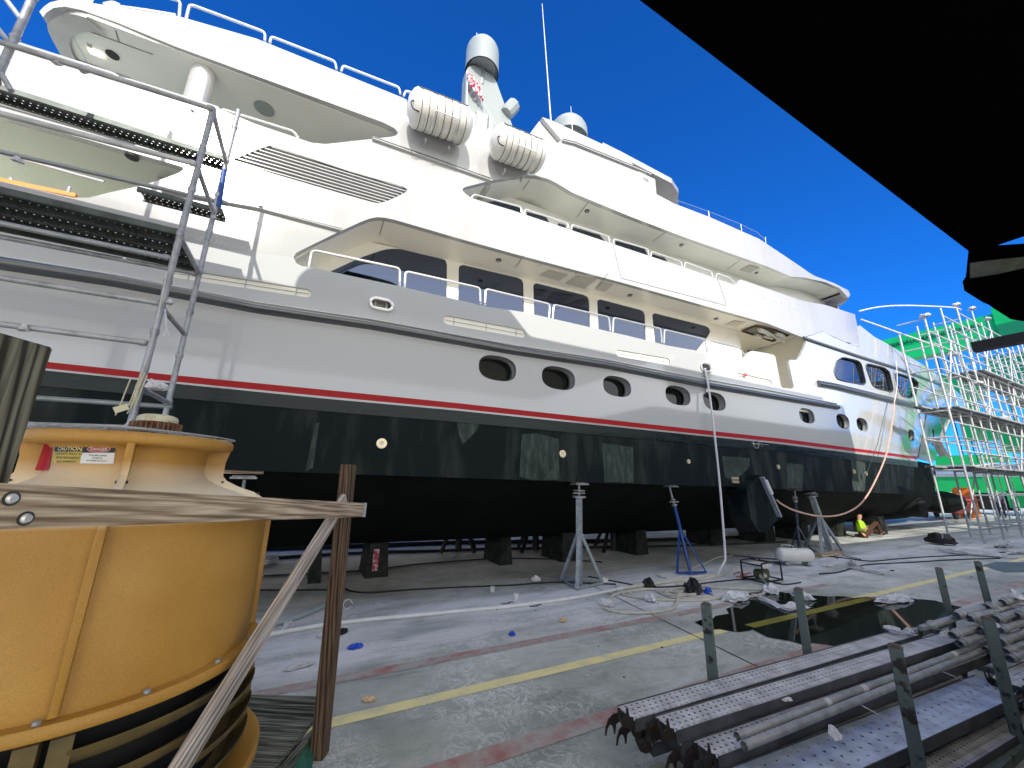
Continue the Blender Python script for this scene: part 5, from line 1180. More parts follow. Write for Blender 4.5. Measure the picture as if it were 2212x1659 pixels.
b0 = onz(1252, 1262, 0); tri_stand('jack_stand', 'tall grey square-post jack stand, the biggest, standing clear under the middle of the hull edge', (b0.x, b0.y, 0), (b0.x+.0, 6.2, zc_(b0.x)), M_jgrey, [onz(1213, 1255, 0), onz(1247, 1275, 0), onz(1302, 1263, 0)], hub=.52, kind='square', post=.075, leg_r=.032)
b0 = onz(1491, 1234, 0); tri_stand('jack_stand', 'bright blue tripod jack stand leaning slightly under the hull', (b0.x, b0.y, 0), (b0.x-.35, 6.25, zc_(b0.x)), M_blue, [onz(1463, 1241, 0), onz(1493, 1243, 0), onz(1526, 1239, 0)], hub=.5, post=.035, leg_r=.018, screw=.45)
b0 = onz(1727, 1190, 0); tri_stand('jack_stand', 'slim navy tripod jack stand behind the white compressor tank', (b0.x, b0.y, 0), (b0.x-.85, 6.2, zc_(b0.x)), M_jdark, [onz(1709, 1188, 0), onz(1733, 1198, 0), onz(1757, 1196, 0)], hub=.42, post=.035, leg_r=.018, screw=.4)
b0 = onz(1797, 1193, 0); tri_stand('jack_stand', 'heavy grey jack stand leaning sternward, with a raking leg, near the compressor tank', (b0.x, b0.y, 0), (onplane(1756, 1070, (0, 6.4, 0), (0, 1, 0)).x, 6.45, 1.62), M_jgrey, [onz(1741, 1179, 0), onz(1777, 1203, 0), onz(1822, 1193, 0)], hub=.62, kind='square', post=.09, leg_r=.036, screw=.12)
p0 = ony(530, 1032, 6.4); tri_stand('jack_stand', 'jack stand with a timber pad behind the cooling tower', (p0.x, 6.7, 0), (p0.x, 6.35, zc_(p0.x)-.02), M_jgrey, [(p0.x-.35, 6.45, 0), (p0.x+.35, 6.45, 0), (p0.x, 7.1, 0)], post=.045, screw=.5)
bm = B(); box(bm, p0.x-.22, p0.x+.22, 6.1, 6.5, zc_(p0.x)-.0, zc_(p0.x)+.045); tag(obj('timber_pad', bm, M_wood), 'short light timber packing piece on top of the jack behind the tower', 'timber block')
for i, (x, y, l) in enumerate(((990, 1190, 'black many-legged stand on the far side seen between the two left keel blocks'), (1157, 1190, 'black far-side stand seen left of the big grey jack stand'), (1326, 1189, 'black far-side stand seen right of the big grey jack stand'))):
    c = onz(x, y, 0); s = 1.3
    t = thing('support_stand', l, 'support stand', c, 'stands on the far side of the keel')
    bm = B(); tube(bm, [c+Vector((0, 0, .02)), c+Vector((0, 0, 1.7))], .09, 8); obj('post', bm, M_black, t)
    for k in range(4): a = k*math.pi/2+.4; bm = B(); barm(bm, c+Vector((0, 0, 1.1)), c+Vector((math.cos(a)*.6, math.sin(a)*.6, .02)), .08, .06); obj('leg', bm, M_black, t)
# keel blocks
KB = [(664, 698, 1262, 'black keel block half hidden behind the wooden guard post'), (787, 851, 1250, 'black keel block with a red and white stencilled mark'), (1079, 1118, 1222, 'black keel block standing alone right of the stencilled one'), (1213, 1273, 1215, 'black keel block directly behind the big grey jack stand'),
      (1375, 1418, 1200, 'black keel block left of the blue jack stand'), (1537, 1590, 1180, 'black keel block right of the blue jack stand, behind the hanging hose'), (1655, 1697, 1174, 'black keel block below the hinged stabiliser fin'), (1735, 1768, 1168, 'black keel block behind the leaning grey jack stand'), (1812, 1850, 1160, 'black keel block at the back of the sitting worker'), (1905, 1938, 1155, 'greenish-edged keel block, the one nearest the bow')]
for i, (xa, xb, y, l) in enumerate(KB):
    a, b = onz(xa, y, 0), onz(xb, y, 0); Y = min(a.y, 8.6); w = (b.x-a.x)*.86; t = thing('keel_block', l, 'keel block', (a.x, a.y, 0), 'keel blocks under the yacht')
    bm = B(); x0 = a.x; h = .60
    prism(bm, [(x0, a.y, 0.0), (x0+w, a.y, 0), (x0+w-.05, a.y, h), (x0+.05, a.y, h)], (0, .9, 0)); obj('block', bm, M_blk, t)
    bm = B(); box(bm, x0+.04, x0+w-.04, a.y+.02, a.y+.88, h+.002, h+.07); obj('timber_cap', bm, M_black if i else M_black, t)
    if i == 1:
        bm = B(); box(bm, x0+w*.28, x0+w*.52, a.y-.004, a.y-.001, .12, .50); st = obj('stencil_mark', bm, mat('stencil_red', (.30, .02, .04), .7, noise=1, nscale=13, col2=(.55, .40, .42), thresh=(.48, .56)), t)


M_hookd = mat('dark_bolt', (.05, .045, .04), .5, .5)
# ---------------------------------------------------------------- cooling tower
TC = Vector((-.79, 2.63, 0)); RB = .61
tower = thing('cooling_tower', 'large ochre fibreglass cooling tower with a fan motor on top, in the left foreground', 'cooling tower', (TC.x, TC.y, .12))
prof = [(.325, 1.928), (.385, 1.934), (.394, 1.944), (.394, 1.968), (.385, 1.98), (.372, 1.985)]
bm = B(); lathe(bm, prof+[(.355, 1.98), (.30, 1.935)], TC, 96); obj('rim', bm, M_tower, tower, True, sharp=60)
body = [(.330, 1.933), (.300, 1.926), (.286, 1.91), (.284, 1.825), (.290, 1.80), (.31, 1.778), (.355, 1.752), (.43, 1.722), (.51, 1.690), (.566, 1.658), (.596, 1.62), (.607, 1.57), (.61, 1.50), (.612, 1.30), (.614, 1.0)]
bm = B(); lathe(bm, body, TC, 112); obj('shell', bm, M_tower, tower, True, sharp=60)
bm = B(); lathe(bm, [(.614, 1.012), (.655, 1.010), (.660, 1.004), (.660, .975), (.655, .968), (.60, .966)], TC, 112); obj('flange', bm, M_tower, tower, True, sharp=40)
for a in (-77, 13, 103, 193):
    ar = math.radians(a); d = Vector((math.cos(ar), math.sin(ar), 0)); s = Vector((-d.y, d.x, 0))
    rp = [(.26, 1.936), (.386, 1.936), (.372, 1.87), (.368, 1.80), (.39, 1.772), (.45, 1.745), (.53, 1.715), (.60, 1.67), (.632, 1.61), (.640, 1.55), (.644, 1.02), (.60, 1.02), (.60, 1.55), (.55, 1.63), (.42, 1.69), (.29, 1.75), (.27, 1.83)]
    bm = B(); prism(bm, [TC+d*r+Vector((0, 0, z))-s*.013 for r, z in rp], s*.026); bmesh.ops.bevel(bm, geom=bm.edges[:], offset=.004, segments=1, affect='EDGES'); rb_ = obj('rib', bm, M_tower, tower, True)
    for z, r in ((1.768, .375), (1.705, .555)):
        bm = B(); tube(bm, [TC+d*r+Vector((0, 0, z))-s*.02, TC+d*r+Vector((0, 0, z))+s*.02], .006, 8); obj('bolt', bm, M_hookd, rb_)
for a in range(0, 360, 24):
    ar = math.radians(a-80); p = TC+Vector((math.cos(ar)*.637, math.sin(ar)*.637, 1.012)); bm = B(); tube(bm, [p, p+Vector((0, 0, .012))], .011, 6); obj('flange_bolt', bm, M_jgrey, tower)
# louvre band: four flared rings in quarter segments between posts
for k in range(4):
    z = .90-k*.105; bm = B()
    for q in range(4):
        a0 = math.radians(-77+q*90+5); a1 = a0+math.radians(80); lathe(bm, [(.560, z-.035), (.60, z-.052), (.650, z-.02), (.672, z+.020), (.668, z+.022), (.645, z-.014), (.598, z-.045)], TC, 24, a0, a1)
    obj('louvre_ring', bm, M_dirty, tower, True, sharp=60)
for a in (-77, 13, 103, 193):
    for da in (-3.4, 3.4):
        ar = math.radians(a+da); d = Vector((math.cos(ar), math.sin(ar), 0)); bm = B(); barm(bm, TC+d*.63+Vector((0, 0, .50)), TC+d*.63+Vector((0, 0, .965)), .055, .07, up=d); obj('louvre_post', bm, M_dirty, tower)
bm = B(); lathe(bm, [(.55, .965), (.555, .5)], TC, 64); obj('fill_pack', bm, M_dark, tower, True)
bm = B(); lathe(bm, [(.56, .50), (.70, .515), (.725, .53), (.735, .525), (.735, .49), (.715, .47), (.70, .40), (.62, .16), (.60, .125), (.01, .125)], TC, 96); obj('basin', bm, M_tower, tower, True, sharp=60)
# motor, guard
mc = onplane(318, 925, (TC.x, TC.y, 0), (TC.x, TC.y, 0)); mc = Vector((TC.x+.05, TC.y, 0))
bm = B(); lathe(bm, [(.082, 1.93), (.082, 2.06), (.07, 2.07)], mc, 28)
for k in range(30):
    a = 2*math.pi*k/30; d = Vector((math.cos(a), math.sin(a), 0)); barm(bm, mc+d*.090+Vector((0, 0, 1.935)), mc+d*.090+Vector((0, 0, 2.062)), .005, .030, up=d)
mt = obj('fan_motor', bm, M_motor, tower)
bm = B(); lathe(bm, [(.01, 2.106), (.06, 2.104), (.078, 2.096), (.084, 2.082), (.084, 2.066), (.07, 2.064)], mc, 28); obj('motor_cap', bm, M_cream, mt, True)
bm = B(); box(bm, mc.x+.10, mc.x+.16, mc.y-.03, mc.y+.03, 1.93, 1.975); obj('terminal_box', bm, M_motor, mt)
bm = B(); pt = [TC+Vector((-.17+.03*math.cos(a), -.02, 1.965+.03*math.sin(a))) for a in [k*math.pi/8 for k in range(16)]]; tube(bm, pt, .006, 6, closed=True); obj('lifting_eye', bm, M_jgrey, tower, True)
bm = B()
for r, z in ((.395, 1.995), (.36, 2.0), (.31, 2.005), (.26, 2.007), (.21, 2.008), (.16, 2.008)): tube(bm, [TC+Vector((r*math.cos(a), r*math.sin(a), z+.003*math.sin(3*a))) for a in [2*math.pi*k/64 for k in range(64)]], .0028, 5, closed=True)
for k in range(12): a = 2*math.pi*k/12; tube(bm, [TC+Vector((.09*math.cos(a), .09*math.sin(a), 2.0)), TC+Vector((.40*math.cos(a), .40*math.sin(a), 1.99))], .0028, 5)
obj('wire_guard', bm, M_galv, tower, True)
# stickers follow the neck
def oncyl(x, y, r):
    d = ray(x, y); a = d.x**2+d.y**2; b = -2*(d.x*TC.x+d.y*TC.y); c = TC.x**2+TC.y**2-r*r; t = (-b-math.sqrt(max(0, b*b-4*a*c)))/(2*a); return Vector((0, 0, H))+d*t
def sticker(name, quad, m, r=.288):
    bm = B(); N = 10; A = []; 
    for i in range(N+1):
        t = i/N; p = [quad[0][k]+(quad[1][k]-quad[0][k])*t for k in (0, 1)]; q = [quad[3][k]+(quad[2][k]-quad[3][k])*t for k in (0, 1)]
        A.append((bm.verts.new(oncyl(*p, r)), bm.verts.new(oncyl(*q, r))))
    for i in range(N): bm.faces.new((A[i][0], A[i+1][0], A[i+1][1], A[i][1]))
    return obj(name, bm, m, tower, True)
def sttext(s, cx, cy, hpx, m, par, r=.2905, wpx=None):
    c = oncyl(cx, cy, r); n = (c-TC); n.z = 0; n.normalize(); xax = Vector((0, 0, 1)).cross(n); L = (oncyl(cx, cy-hpx/2, r)-oncyl(cx, cy+hpx/2, r)).length
    M = Matrix(((xax.x, 0, n.x, c.x), (xax.y, 0, n.y, c.y), (0, 1, 0, c.z), (0, 0, 0, 1)))
    o = text_mesh(s, 1.0, m, 'lettering', par, Matrix.Identity(4), .0)
    ys = [v.co.y for v in o.data.vertices]; xs = [v.co.x for v in o.data.vertices]; k = L/(max(ys)-min(ys)); kx = k
    if wpx: kx = (oncyl(cx+wpx/2, cy, r)-oncyl(cx-wpx/2, cy, r)).length/(max(xs)-min(xs))
    # bend the letters round the neck
    for v in o.data.vertices:
        a = math.atan2(n.y, n.x)+v.co.x*kx/r; v.co = Vector((TC.x+r*math.cos(a), TC.y+r*math.sin(a), c.z+v.co.y*k))
    o.matrix_basis = Matrix.Translation(-Vector(tower.location)) if par == tower else Matrix.Identity(4)
    return o
M_yel = mat('sticker_yellow', (.62, .46, .08), .6, noise=.3, nscale=40); M_bk = mat('sticker_black', (.008, .008, .008), .5); M_wh = mat('sticker_white', (.70, .70, .68), .5); M_rd = mat('sticker_red', (.50, .01, .02), .45, noise=.3, nscale=60)
s1 = sticker('caution_sticker', [(119, 962), (178, 962), (172, 1001), (112, 1000)], M_yel)
sticker('caution_band', [(119, 963), (177.5, 963), (175, 975.5), (117, 975.5)], M_bk, .2885)
s2 = sticker('danger_sticker', [(180, 962), (251, 963), (245, 1002), (172, 1001)], M_wh); sticker('danger_band', [(180, 962.5), (251, 963), (248, 978), (177, 978)], M_bk, .2885)
c = [(213+25*math.cos(a), 970.2+6.3*math.sin(a)) for a in [2*math.pi*k/28 for k in range(28)]]
bm = B(); vc = [bm.verts.new(oncyl(x, y, .2895)) for x, y in c]; cc = bm.verts.new(oncyl(213, 970.2, .2895))
for i in range(28): bm.faces.new((cc, vc[i], vc[(i+1) % 28]))
obj('danger_oval', bm, M_rd, tower)
bm = B(); tube(bm, [oncyl(x, y, .290) for x, y in c], .0008, 4, closed=True); obj('oval_outline', bm, M_wh, tower)
sticker('red_sticker', [(96, 957), (115, 957), (104, 1017), (75, 1016)], M_rd)
sttext('CAUTION', 147.5, 969.5, 8.0, mat('sticker_pale_yellow', (.85, .74, .35), .6), tower, .2905, 50)
for i, (w_, wp) in enumerate((('DO NOT REACH', 54), ('INTO RUNNING', 50), ('EQUIPMENT', 42))): sttext(w_, 144.5-1.5*i, 980.5+8.3*i, 4.8, M_bk, tower, .2885, wp)
sttext('DANGER', 213, 970.3, 6.2, M_wh, tower, .2912, 37)
for i, (w_, wp) in enumerate((('THIS MACHINE', 40), ('STARTS', 22), ('AUTOMATICALLY.', 46))): sttext(w_, 210.5-1*i, 984+5.7*i, 3.6, M_bk, tower, .2885, wp)

# ---------------------------------------------------------------- timber guard rail and platform
guard = thing('timber_guard', 'weathered timber guard frame with rail, posts and a diagonal brace in front of the tower', 'guard rail', (0.3, 3.3, 0))
RA, RBp = Vector((-.60, 1.35, 0)), Vector((.40, 3.22, 0)); RD = (RBp-RA).normalized(); RN = Vector((RD.y, -RD.x, 0))
def onrail(x, y, off=0.0): return onplane(x, y, RA+RN*off, RN)
e0, e1 = onrail(779, 1101.5), onrail(-120, 1092)
zt = (onrail(600, 1076).z, onrail(600, 1128).z)
beam('rail', e1, e0, .042, .098, M_wood, guard)
pb_ = onz(689, 1634, 0); beam('post', (pb_.x, pb_.y, 0), (pb_.x-.03, pb_.y+.02, 1.905), .092, .092, M_woodd, guard, up=RD)
q0 = onrail(744, 1077, -.052); q1 = onrail(372, 1685, -.052); beam('brace', q1, q0, .036, .086, M_woodg, guard)
lp_ = onrail(-58, 1000, -.10); beam('post', (lp_.x-.02, lp_.y, 0), (lp_.x-.02, lp_.y, 2.12), .115, .115, M_woodo, guard, up=RD)
for x, y in ((24, 1077), (55, 1120)):
    c = onrail(x, y, .022); bm = B(); tube(bm, [c, c+RN*.003, c+RN*.008], [.012, .012, .008], 14); b_ = obj('bolt', bm, M_steel, guard, True); bm = B(); tube(bm, [c-RN*.001, c+RN*.002], .016, 16); obj('washer', bm, M_gasket, b_)
bm = B(); c = onrail(783, 1101.5); barm(bm, c-RN*.001-RD*.0, c+RD*.012, .05, .10); obj('end_bracket', bm, M_galvL, guard)
plat = thing('timber_platform', 'low grey decked timber platform under the cooling tower', 'platform', (-.3, 3.0, 0))
u, v = RD, RN
orig = onz(683, 1560, .14); dl = orig
for k in range(18):
    a = dl-u*(.0+.142*k); d_in = 1.9; off = -.02-.0*k
    beam('deck_board', (a-v*d_in).to_tuple()[:2]+(.125,), (a-v*.03).to_tuple()[:2]+(.125,), .132, .03, M_deck, plat, bevel=.004)
a = dl+u*.09; beam('edge_beam', (a-v*1.9).to_tuple()[:2]+(.16,), (a-v*.0).to_tuple()[:2]+(.16,), .04, .17, M_deck, plat)
a0, a1 = dl-v*.0, dl-u*2.6; beam('side_beam', (a1.x, a1.y, .06), (a0.x, a0.y, .06), .035, .10, M_deck, plat)
bm = B(); c = [onz(x, y, z) for x, y, z in ((655, 1600, .10), (682, 1606, .04), (668, 1700, .02), (590, 1700, .02))]; prism(bm, c, (0, 0, .006)); tag(obj('green_netting', bm, mat('green_mesh_fabric', (.03, .16, .11), .8, noise=.5, nscale=40, stretch=(1, 8, 1))), 'scrap of dark green netting beside the platform post', 'netting')

# ---------------------------------------------------------------- rack with stacked planks and tubes
rack = thing('storage_rack', 'low steel storage rack with chipped grey-green square stanchions holding scaffold parts', 'rack', (3.5, 1.6, 0))
M_post = mat('chipped_grey_green_paint', (.125, .16, .14), .65, noise=1, nscale=9, col2=(.028, .018, .012), thresh=(.56, .62), bump=.25, bscale=30)
M_hook = mat('dark_rusted_hook', (.03, .028, .028), .45, .5, noise=1, nscale=12, col2=(.07, .05, .045))
M_rust = mat('rusty_plate', (.17, .13, .10), .55, .4, noise=.6, nscale=25, bump=.3)
TZ = .84; dzp = H-TZ
for (x, y) in ((1525, 1306), (1724, 1273), (2028, 1229), (2112, 1215), (1934, 1398), (2134, 1338)):
    p = onz(x, y, TZ); w = .066
    bm = B(); box(bm, -w/2, w/2, -w/2, w/2, 0, TZ); bmesh.ops.bevel(bm, geom=[e for e in bm.edges if abs((e.verts[0].co-e.verts[1].co).z) > .5], offset=.005, segments=2, affect='EDGES')
    for q in bm.verts: q.co = Matrix.Rotation(.35, 3, 'Z') @ q.co+Vector((p.x, p.y, 0))
    s_ = obj('stanchion', bm, M_post, rack)
    bm = B(); rr_ = [[(-w/2-.003, -w/2-.003), (w/2+.003, -w/2-.003), (w/2+.003, w/2+.003), (-w/2-.003, w/2+.003)], [(-.018, -.018), (.018, -.018), (.018, .018), (-.018, .018)]]
    lo = [bm.verts.new(Matrix.Rotation(.35, 3, 'Z') @ Vector((a, b, 0))+Vector((p.x, p.y, TZ+.001))) for a, b in rr_[0]]; hi = [bm.verts.new(Matrix.Rotation(.35, 3, 'Z') @ Vector((a, b, 0))+Vector((p.x, p.y, TZ+.018))) for a, b in rr_[1]]
    for i in range(4): bm.faces.new((lo[i], lo[(i+1) % 4], hi[(i+1) % 4], hi[i]))
    bm.faces.new(hi); bm.faces.new(lo[::-1]); obj('cap', bm, M_rust, s_)
for y in (1.25, 2.5):
    bm = B(); box(bm, 2.6, 8.2, y-.03, y+.03, .0, .06); obj('base_rail', bm, M_post, rack)
for x in (2.9, 4.1, 6.4, 7.4):
    bm = B(); box(bm, x-.03, x+.03, 1.281, 2.469, .002, .055); obj('cross_bearer', bm, M_post, rack)
def hookplate(bm, x, y, z, s, h=.075, inv=False):
    """hook plate with a U notch, facing along X"""
    pts = [(-.042, -.012), (.0, -.012), (.045, -.0), (.045, .05), (.032, .085), (.022, .085), (.020, .052), (.006, .036), (-.012, .036), (-.026, .052), (-.032, .098), (-.040, .098), (-.046, .05), (-.05, .0)]
    k = -1 if inv else 1
    prism(bm, [(x, y+a*.95, z+k*b*.95-(0 if not inv else .0)) for a, b in pts], (s*.006, 0, 0))
def hookside(bm, x, y, z, s, k=1):
    pts = [(0, 0), (.05, 0), (.09, .02), (.115, .065), (.122, .105), (.112, .105), (.100, .07), (.083, .052), (.062, .060), (.052, .085), (.050, .11), (.040, .11), (.03, .06), (0, .05)]
    prism(bm, [(x-s*a, y-.003, z-.045+k*b) for a, b in pts], (0, .006, 0))
def rplank(label, x0, x1, y, z, w, m, tilt=0.0, inv=False, yaw=0.0):
    t = thing('scaffold_plank', label, 'scaffold plank', (x0, y, z), 'steel scaffold planks stacked in the rack')
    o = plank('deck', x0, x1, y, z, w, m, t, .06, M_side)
    for s, x in ((1, x0), (-1, x1)):
        for yy in ((-.068, .068) if z > .26 else ((-.068,) if z > .18 else ())):
            up_ = (yy < 0) != inv; bm = B(); hookside(bm, x, y+yy*w/.17, z+.005 if up_ else z+.02, s, 1 if up_ else -1); obj('hook', bm, M_hook, t)
        bm = B(); box(bm, x-.004, x+.004, y-w/2+.006, y+w/2-.006, z-.055, z-.006); obj('end_plate', bm, M_gasket, t)
    t.rotation_euler = (tilt, 0, yaw); return t
def at_r(x, y, z): return onz(x, y, z)
YW = -.055
rplank('topmost rear plank in the rack, dusty with pale blue paint stains', 2.03, 5.75, 2.27, .35, .17, M_perfr, yaw=-.045)
rplank('second plank from the rear in the top layer, dusty grey', 2.17, 6.15, 2.075, .35, .17, M_perfr, yaw=YW)
rplank('middle plank in the rack, one step below the rear pair', 2.28, 5.9, 1.885, .29, .17, M_perfr, -.04, yaw=YW)
rplank('wide bluish front plank with large holes, nearest the camera', 2.25, 5.35, 1.64, .24, .30, M_perfb, -.03, yaw=-.07)
for i, (x0, x1, y, z, l) in enumerate(((2.12, 5.2, 2.27, .275, 'second layer plank under the topmost rear plank'), (2.2, 5.3, 2.07, .28, 'second layer plank under the dusty grey one'), (2.15, 5.1, 2.25, .20, 'third layer plank at the rear of the stack, dark hooks showing'), (2.25, 5.2, 2.03, .205, 'third layer plank in the middle of the stack'),
                                       (2.30, 5.3, 1.87, .215, 'plank below the middle one in the rack'), (2.35, 5.3, 1.62, .165, 'plank under the wide front one, its long dark edge showing'), (2.45, 5.4, 1.61, .10, 'lowest front plank in the rack'), (2.35, 5.3, 1.85, .14, 'bottom middle plank in the rack'), (2.5, 5.6, 1.45, .10, 'dark plank at the foot of the front stanchions'), (5.2, 7.9, 1.36, .30, 'plank entering from the right edge behind the nearest stanchion'), (5.1, 7.8, 1.36, .22, 'plank under the one entering from the right edge'))):
    rplank(l, x0, x1, y, z, .17, M_perfr, inv=(i % 2 == 1), yaw=YW)
def tubething(label, a, b, r, m, group, cups=0, name='scaffold_tube', rect=False):
    bm = B(); a, b = Vector(a), Vector(b); tube(bm, [a, b], r, 14, caps=False); tube(bm, [a+(b-a)*.001, b-(b-a)*.001], r*.86, 14, caps=False)
    o = obj(name, bm, m, None, True, sharp=50)
    t = o; tag(o, label, 'scaffold tube', group)
    if cups:
        d = (b-a).normalized(); L = (b-a).length
        for k in range(cups):
            p = a+d*(.10+k*(L-.2)/max(1, cups-1)); bm = B(); tube(bm, [p-d*.028, p-d*.012, p+d*.012, p+d*.028], [r*1.2, r*1.42, r*1.42, r*1.2], 14); obj('cup', bm, m, o, True)
    return o
G2 = 'long tubes lying on the planks'
tubething('long grey tube wrapped with tape lying on the planks, the rear of the two', onz(1592, 1590, .36), onz(2126, 1389, .36), .0215, M_galv, G2)
tubething('long grey tube lying on the planks, the front of the two', onz(1607, 1612, .34), onz(2130, 1402, .34), .0235, M_galv, G2)
ta, tb = onz(1592, 1590, .36), onz(2126, 1389, .36)
for i, (x, s) in enumerate(((.25, .03), (.38, .035), (.55, .03), (.80, .04))):
    bm = B(); tube(bm, [ta.lerp(tb, x), ta.lerp(tb, x+s*.5)], .025, 10); tag(obj('tape_wrap', bm, M_plastic, None, True), ('first', 'second', 'third', 'fourth')[i]+' band of pale tape round the rear long tube, counted from the hooks', 'tape', 'tape bands on the long tube')
for i, (a, b) in enumerate(((onz(1862, 1524, .36), onz(1945, 1570, .27)), (onz(2038, 1452, .36), onz(2122, 1484, .27)))):
    bm = B(); barm(bm, a, b, .022, .004); tag(obj('flat_strap', bm, M_galvL), ('nearer','farther')[i]+' flat metal strap leaning from the long tubes onto the front plank', 'strap', 'flat straps on the front plank')
TBP = [(2131, 1312, .64), (2165, 1302, .66), (2065, 1329, .62), (2093, 1336, .60), (2151, 1338, .60), (2196, 1330, .60), (2057, 1373, .50), (2120, 1362, .52), (2159, 1361, .53), (2072, 1391, .45), (2161, 1387, .46), (2171, 1408, .40), (2181, 1424, .36), (2130, 1405, .36)]
wd = ('topmost tube at the back of the bundle', 'second tube from the back in the top row', 'tube at the left end of the top row, its open mouth dark', 'tube just right of the open-mouthed one', 'tube behind the near front stanchion cap', 'tube at the frame edge in the top row', 'tube starting farthest left in the middle row', 'tube in the centre of the bundle', 'tube emerging right behind the front stanchion, upper', 'tube starting left in the lower row, above the plank ends', 'tube emerging right behind the front stanchion, middle', 'tube emerging right behind the front stanchion, lower', 'lowest tube lying on the front plank at the right edge', 'short-looking tube low between the stanchions')
for j, (x, y, z) in enumerate(TBP):
    p = onz(x, y, z); tubething('grey cupped %s' % wd[j], p, p+Vector((3.0, -.16+random.uniform(-.05, .05), random.uniform(-.02, .02))), .030, M_galv, 'cupped tubes bundled on the rack', 6)
a = onz(2002, 1353, .55); bm = B(); tubething('single tube with a flattened square end sticking out of the bundle', (a.x, a.y, .55), (a.x+2.6, a.y-.17, .60), .027, M_galv, 'cupped tubes bundled on the rack', 4)
bm = B(); box(bm, a.x-.12, a.x+.03, a.y-.02, a.y+.02, .532, .568); 
tag(obj('square_spigot', bm, M_galv), 'square steel spigot at the end of the protruding tube', 'spigot')
for i, (x, y, z, s, l) in enumerate(((2150, 1352, .62, .05, 'white rag tucked between the tubes near the front post'), (2195, 1288, .70, .09, 'white plastic clump on top of the tube bundle at the right edge'), (1930, 1362, .38, .07, 'crumpled clear plastic where the planks meet the tubes'), (1965, 1366, .38, .06, 'second crumple of clear plastic beside the tube ends'), (2050, 1375, .42, .07, 'white tape tangle at the ends of the lowest tubes'), (2075, 1365, .45, .05, 'small tape knot at the tube ends'))):
    p = onz(x, y, z); bm = B(); crumple(bm, p, s, s*.6, s*.6, 200+i); tag(obj('plastic_scrap', bm, M_plastic), l, 'plastic scrap')
for i, (x, y, z, w_, l) in enumerate(((1802, 1583, .38, .08, 'crumpled clear tape lying between the two long tubes'), (2262*0+2258*0+2240, 1745, .36, .06, 'piece of white film at the right bottom'), (1702, 1512, .36, .04, 'small white card on the second plank'), (2265, 1740, .3, .05, 'scrap of paper beside the front post'), (2045, 1590+150, .36, .05, 'pale label on the edge of the front plank'))):
    if y > 1659 or x > 2212: continue
    p = onz(x, y, z); bm = B(); crumple(bm, p, w_, w_*.4, .015, 300+i); tag(obj('tape_scrap', bm, M_plastic), l, 'scrap')
for i, (x, y, z, l) in enumerate(((2262, 1745, .3, ''), (2255, 1350, .3, ''))): pass

bl = thing('shade_board', 'unseen black board added out of view to shade the rack', 'light blocker', (4, .5, 0))  # out-of-view board added to keep fill light off the plank sides
bm = B(); box(bm, 1.2, 9.5, .22, .36, 0, .98); obj('shade_board_side', bm, M_shed, bl)
bm = B(); box(bm, 1.2, 9.5, .20, .38, .982, 1.01); obj('shade_board_top', bm, M_shed, bl)

# ---------------------------------------------------------------- hoses and cables on the ground
def gpath(name, px, r, m, label, cat, z=None, n=6, flat=False, group=None):
    bm = B(); P = [onz(x, y, r if z is None else z) for x, y in px]; tube(bm, smoothpath(P, n), r, 8); return tag(obj(name, bm, m, None, True), label, cat, group)
gpath('pipe', [(575, 1372), (640, 1360), (700, 1350), (800, 1338), (900, 1329), (1000, 1319), (1106, 1309), (1240, 1291), (1345, 1271), (1430, 1256)], .027, M_pvc, 'long white hose lying on the dusty floor in front of the hull', 'hose')
gpath('hose', [(1345, 1271), (1450, 1256), (1540, 1247), (1580, 1232), (1590, 1224), (1560, 1240), (1480, 1248), (1400, 1262)], .028, M_white_hose, 'cream hose looping back under the hanging line', 'hose')
gpath('hose', [(1300, 1308), (1330, 1284), (1390, 1273), (1440, 1276), (1490, 1287), (1510, 1290), (1560, 1290), (1625, 1288), (1650, 1281), (1640, 1274), (1560, 1270), (1500, 1264), (1460, 1262)], .022, M_white_hose, 'cream hose in wide loops ending at the puddle', 'hose')
gpath('hose', [(1300, 1312), (1330, 1321), (1380, 1324), (1430, 1320), (1455, 1312), (1462, 1300), (1465, 1285), (1485, 1272), (1505, 1280), (1490, 1285), (1440, 1285), (1420, 1276), (1470, 1292), (1520, 1296), (1560, 1290)], .022, M_white_hose, 'cream hose coiled in a tight heap beside the wide loops', 'hose')
gpath('hose', [(1336, 1263), (1330, 1272), (1350, 1285), (1420, 1295), (1500, 1297), (1540, 1290), (1530, 1280), (1480, 1270), (1440, 1277), (1450, 1290), (1500, 1293)], .02, M_white_hose, 'thinner cream hose wound through the heap left of the plastic', 'hose')
gpath('cable', [(560, 1275), (700, 1274), (738, 1270), (760, 1277), (800, 1280), (900, 1273), (1000, 1268), (1106, 1264), (1200, 1258), (1330, 1262)], .014, M_black, 'black cable running along the floor behind the guard post', 'cable')
gpath('cable', [(570, 1244), (690, 1238), (800, 1231), (900, 1219), (1000, 1211), (1085, 1206), (1200, 1208), (1300, 1214)], .016, M_black, 'black hose curving between the keel blocks', 'cable')
gpath('cable', [(560, 1207), (700, 1198), (830, 1192), (930, 1190), (1040, 1186), (1200, 1183), (1500, 1178), (1700, 1170)], .03, M_black, 'dark cable on the floor at the far side of the keel', 'cable')
gpath('cable', [(560, 1185), (800, 1178), (1000, 1171), (1200, 1169), (1400, 1166), (1600, 1160)], .05, M_black, 'second dark cable farther back on the far side', 'cable')
gpath('cable', [(1270, 1245), (1340, 1258), (1400, 1268), (1480, 1265), (1560, 1255), (1640, 1250), (1690, 1262), (1730, 1258)], .012, M_black, 'black cable passing the feet of the blue stand', 'cable')
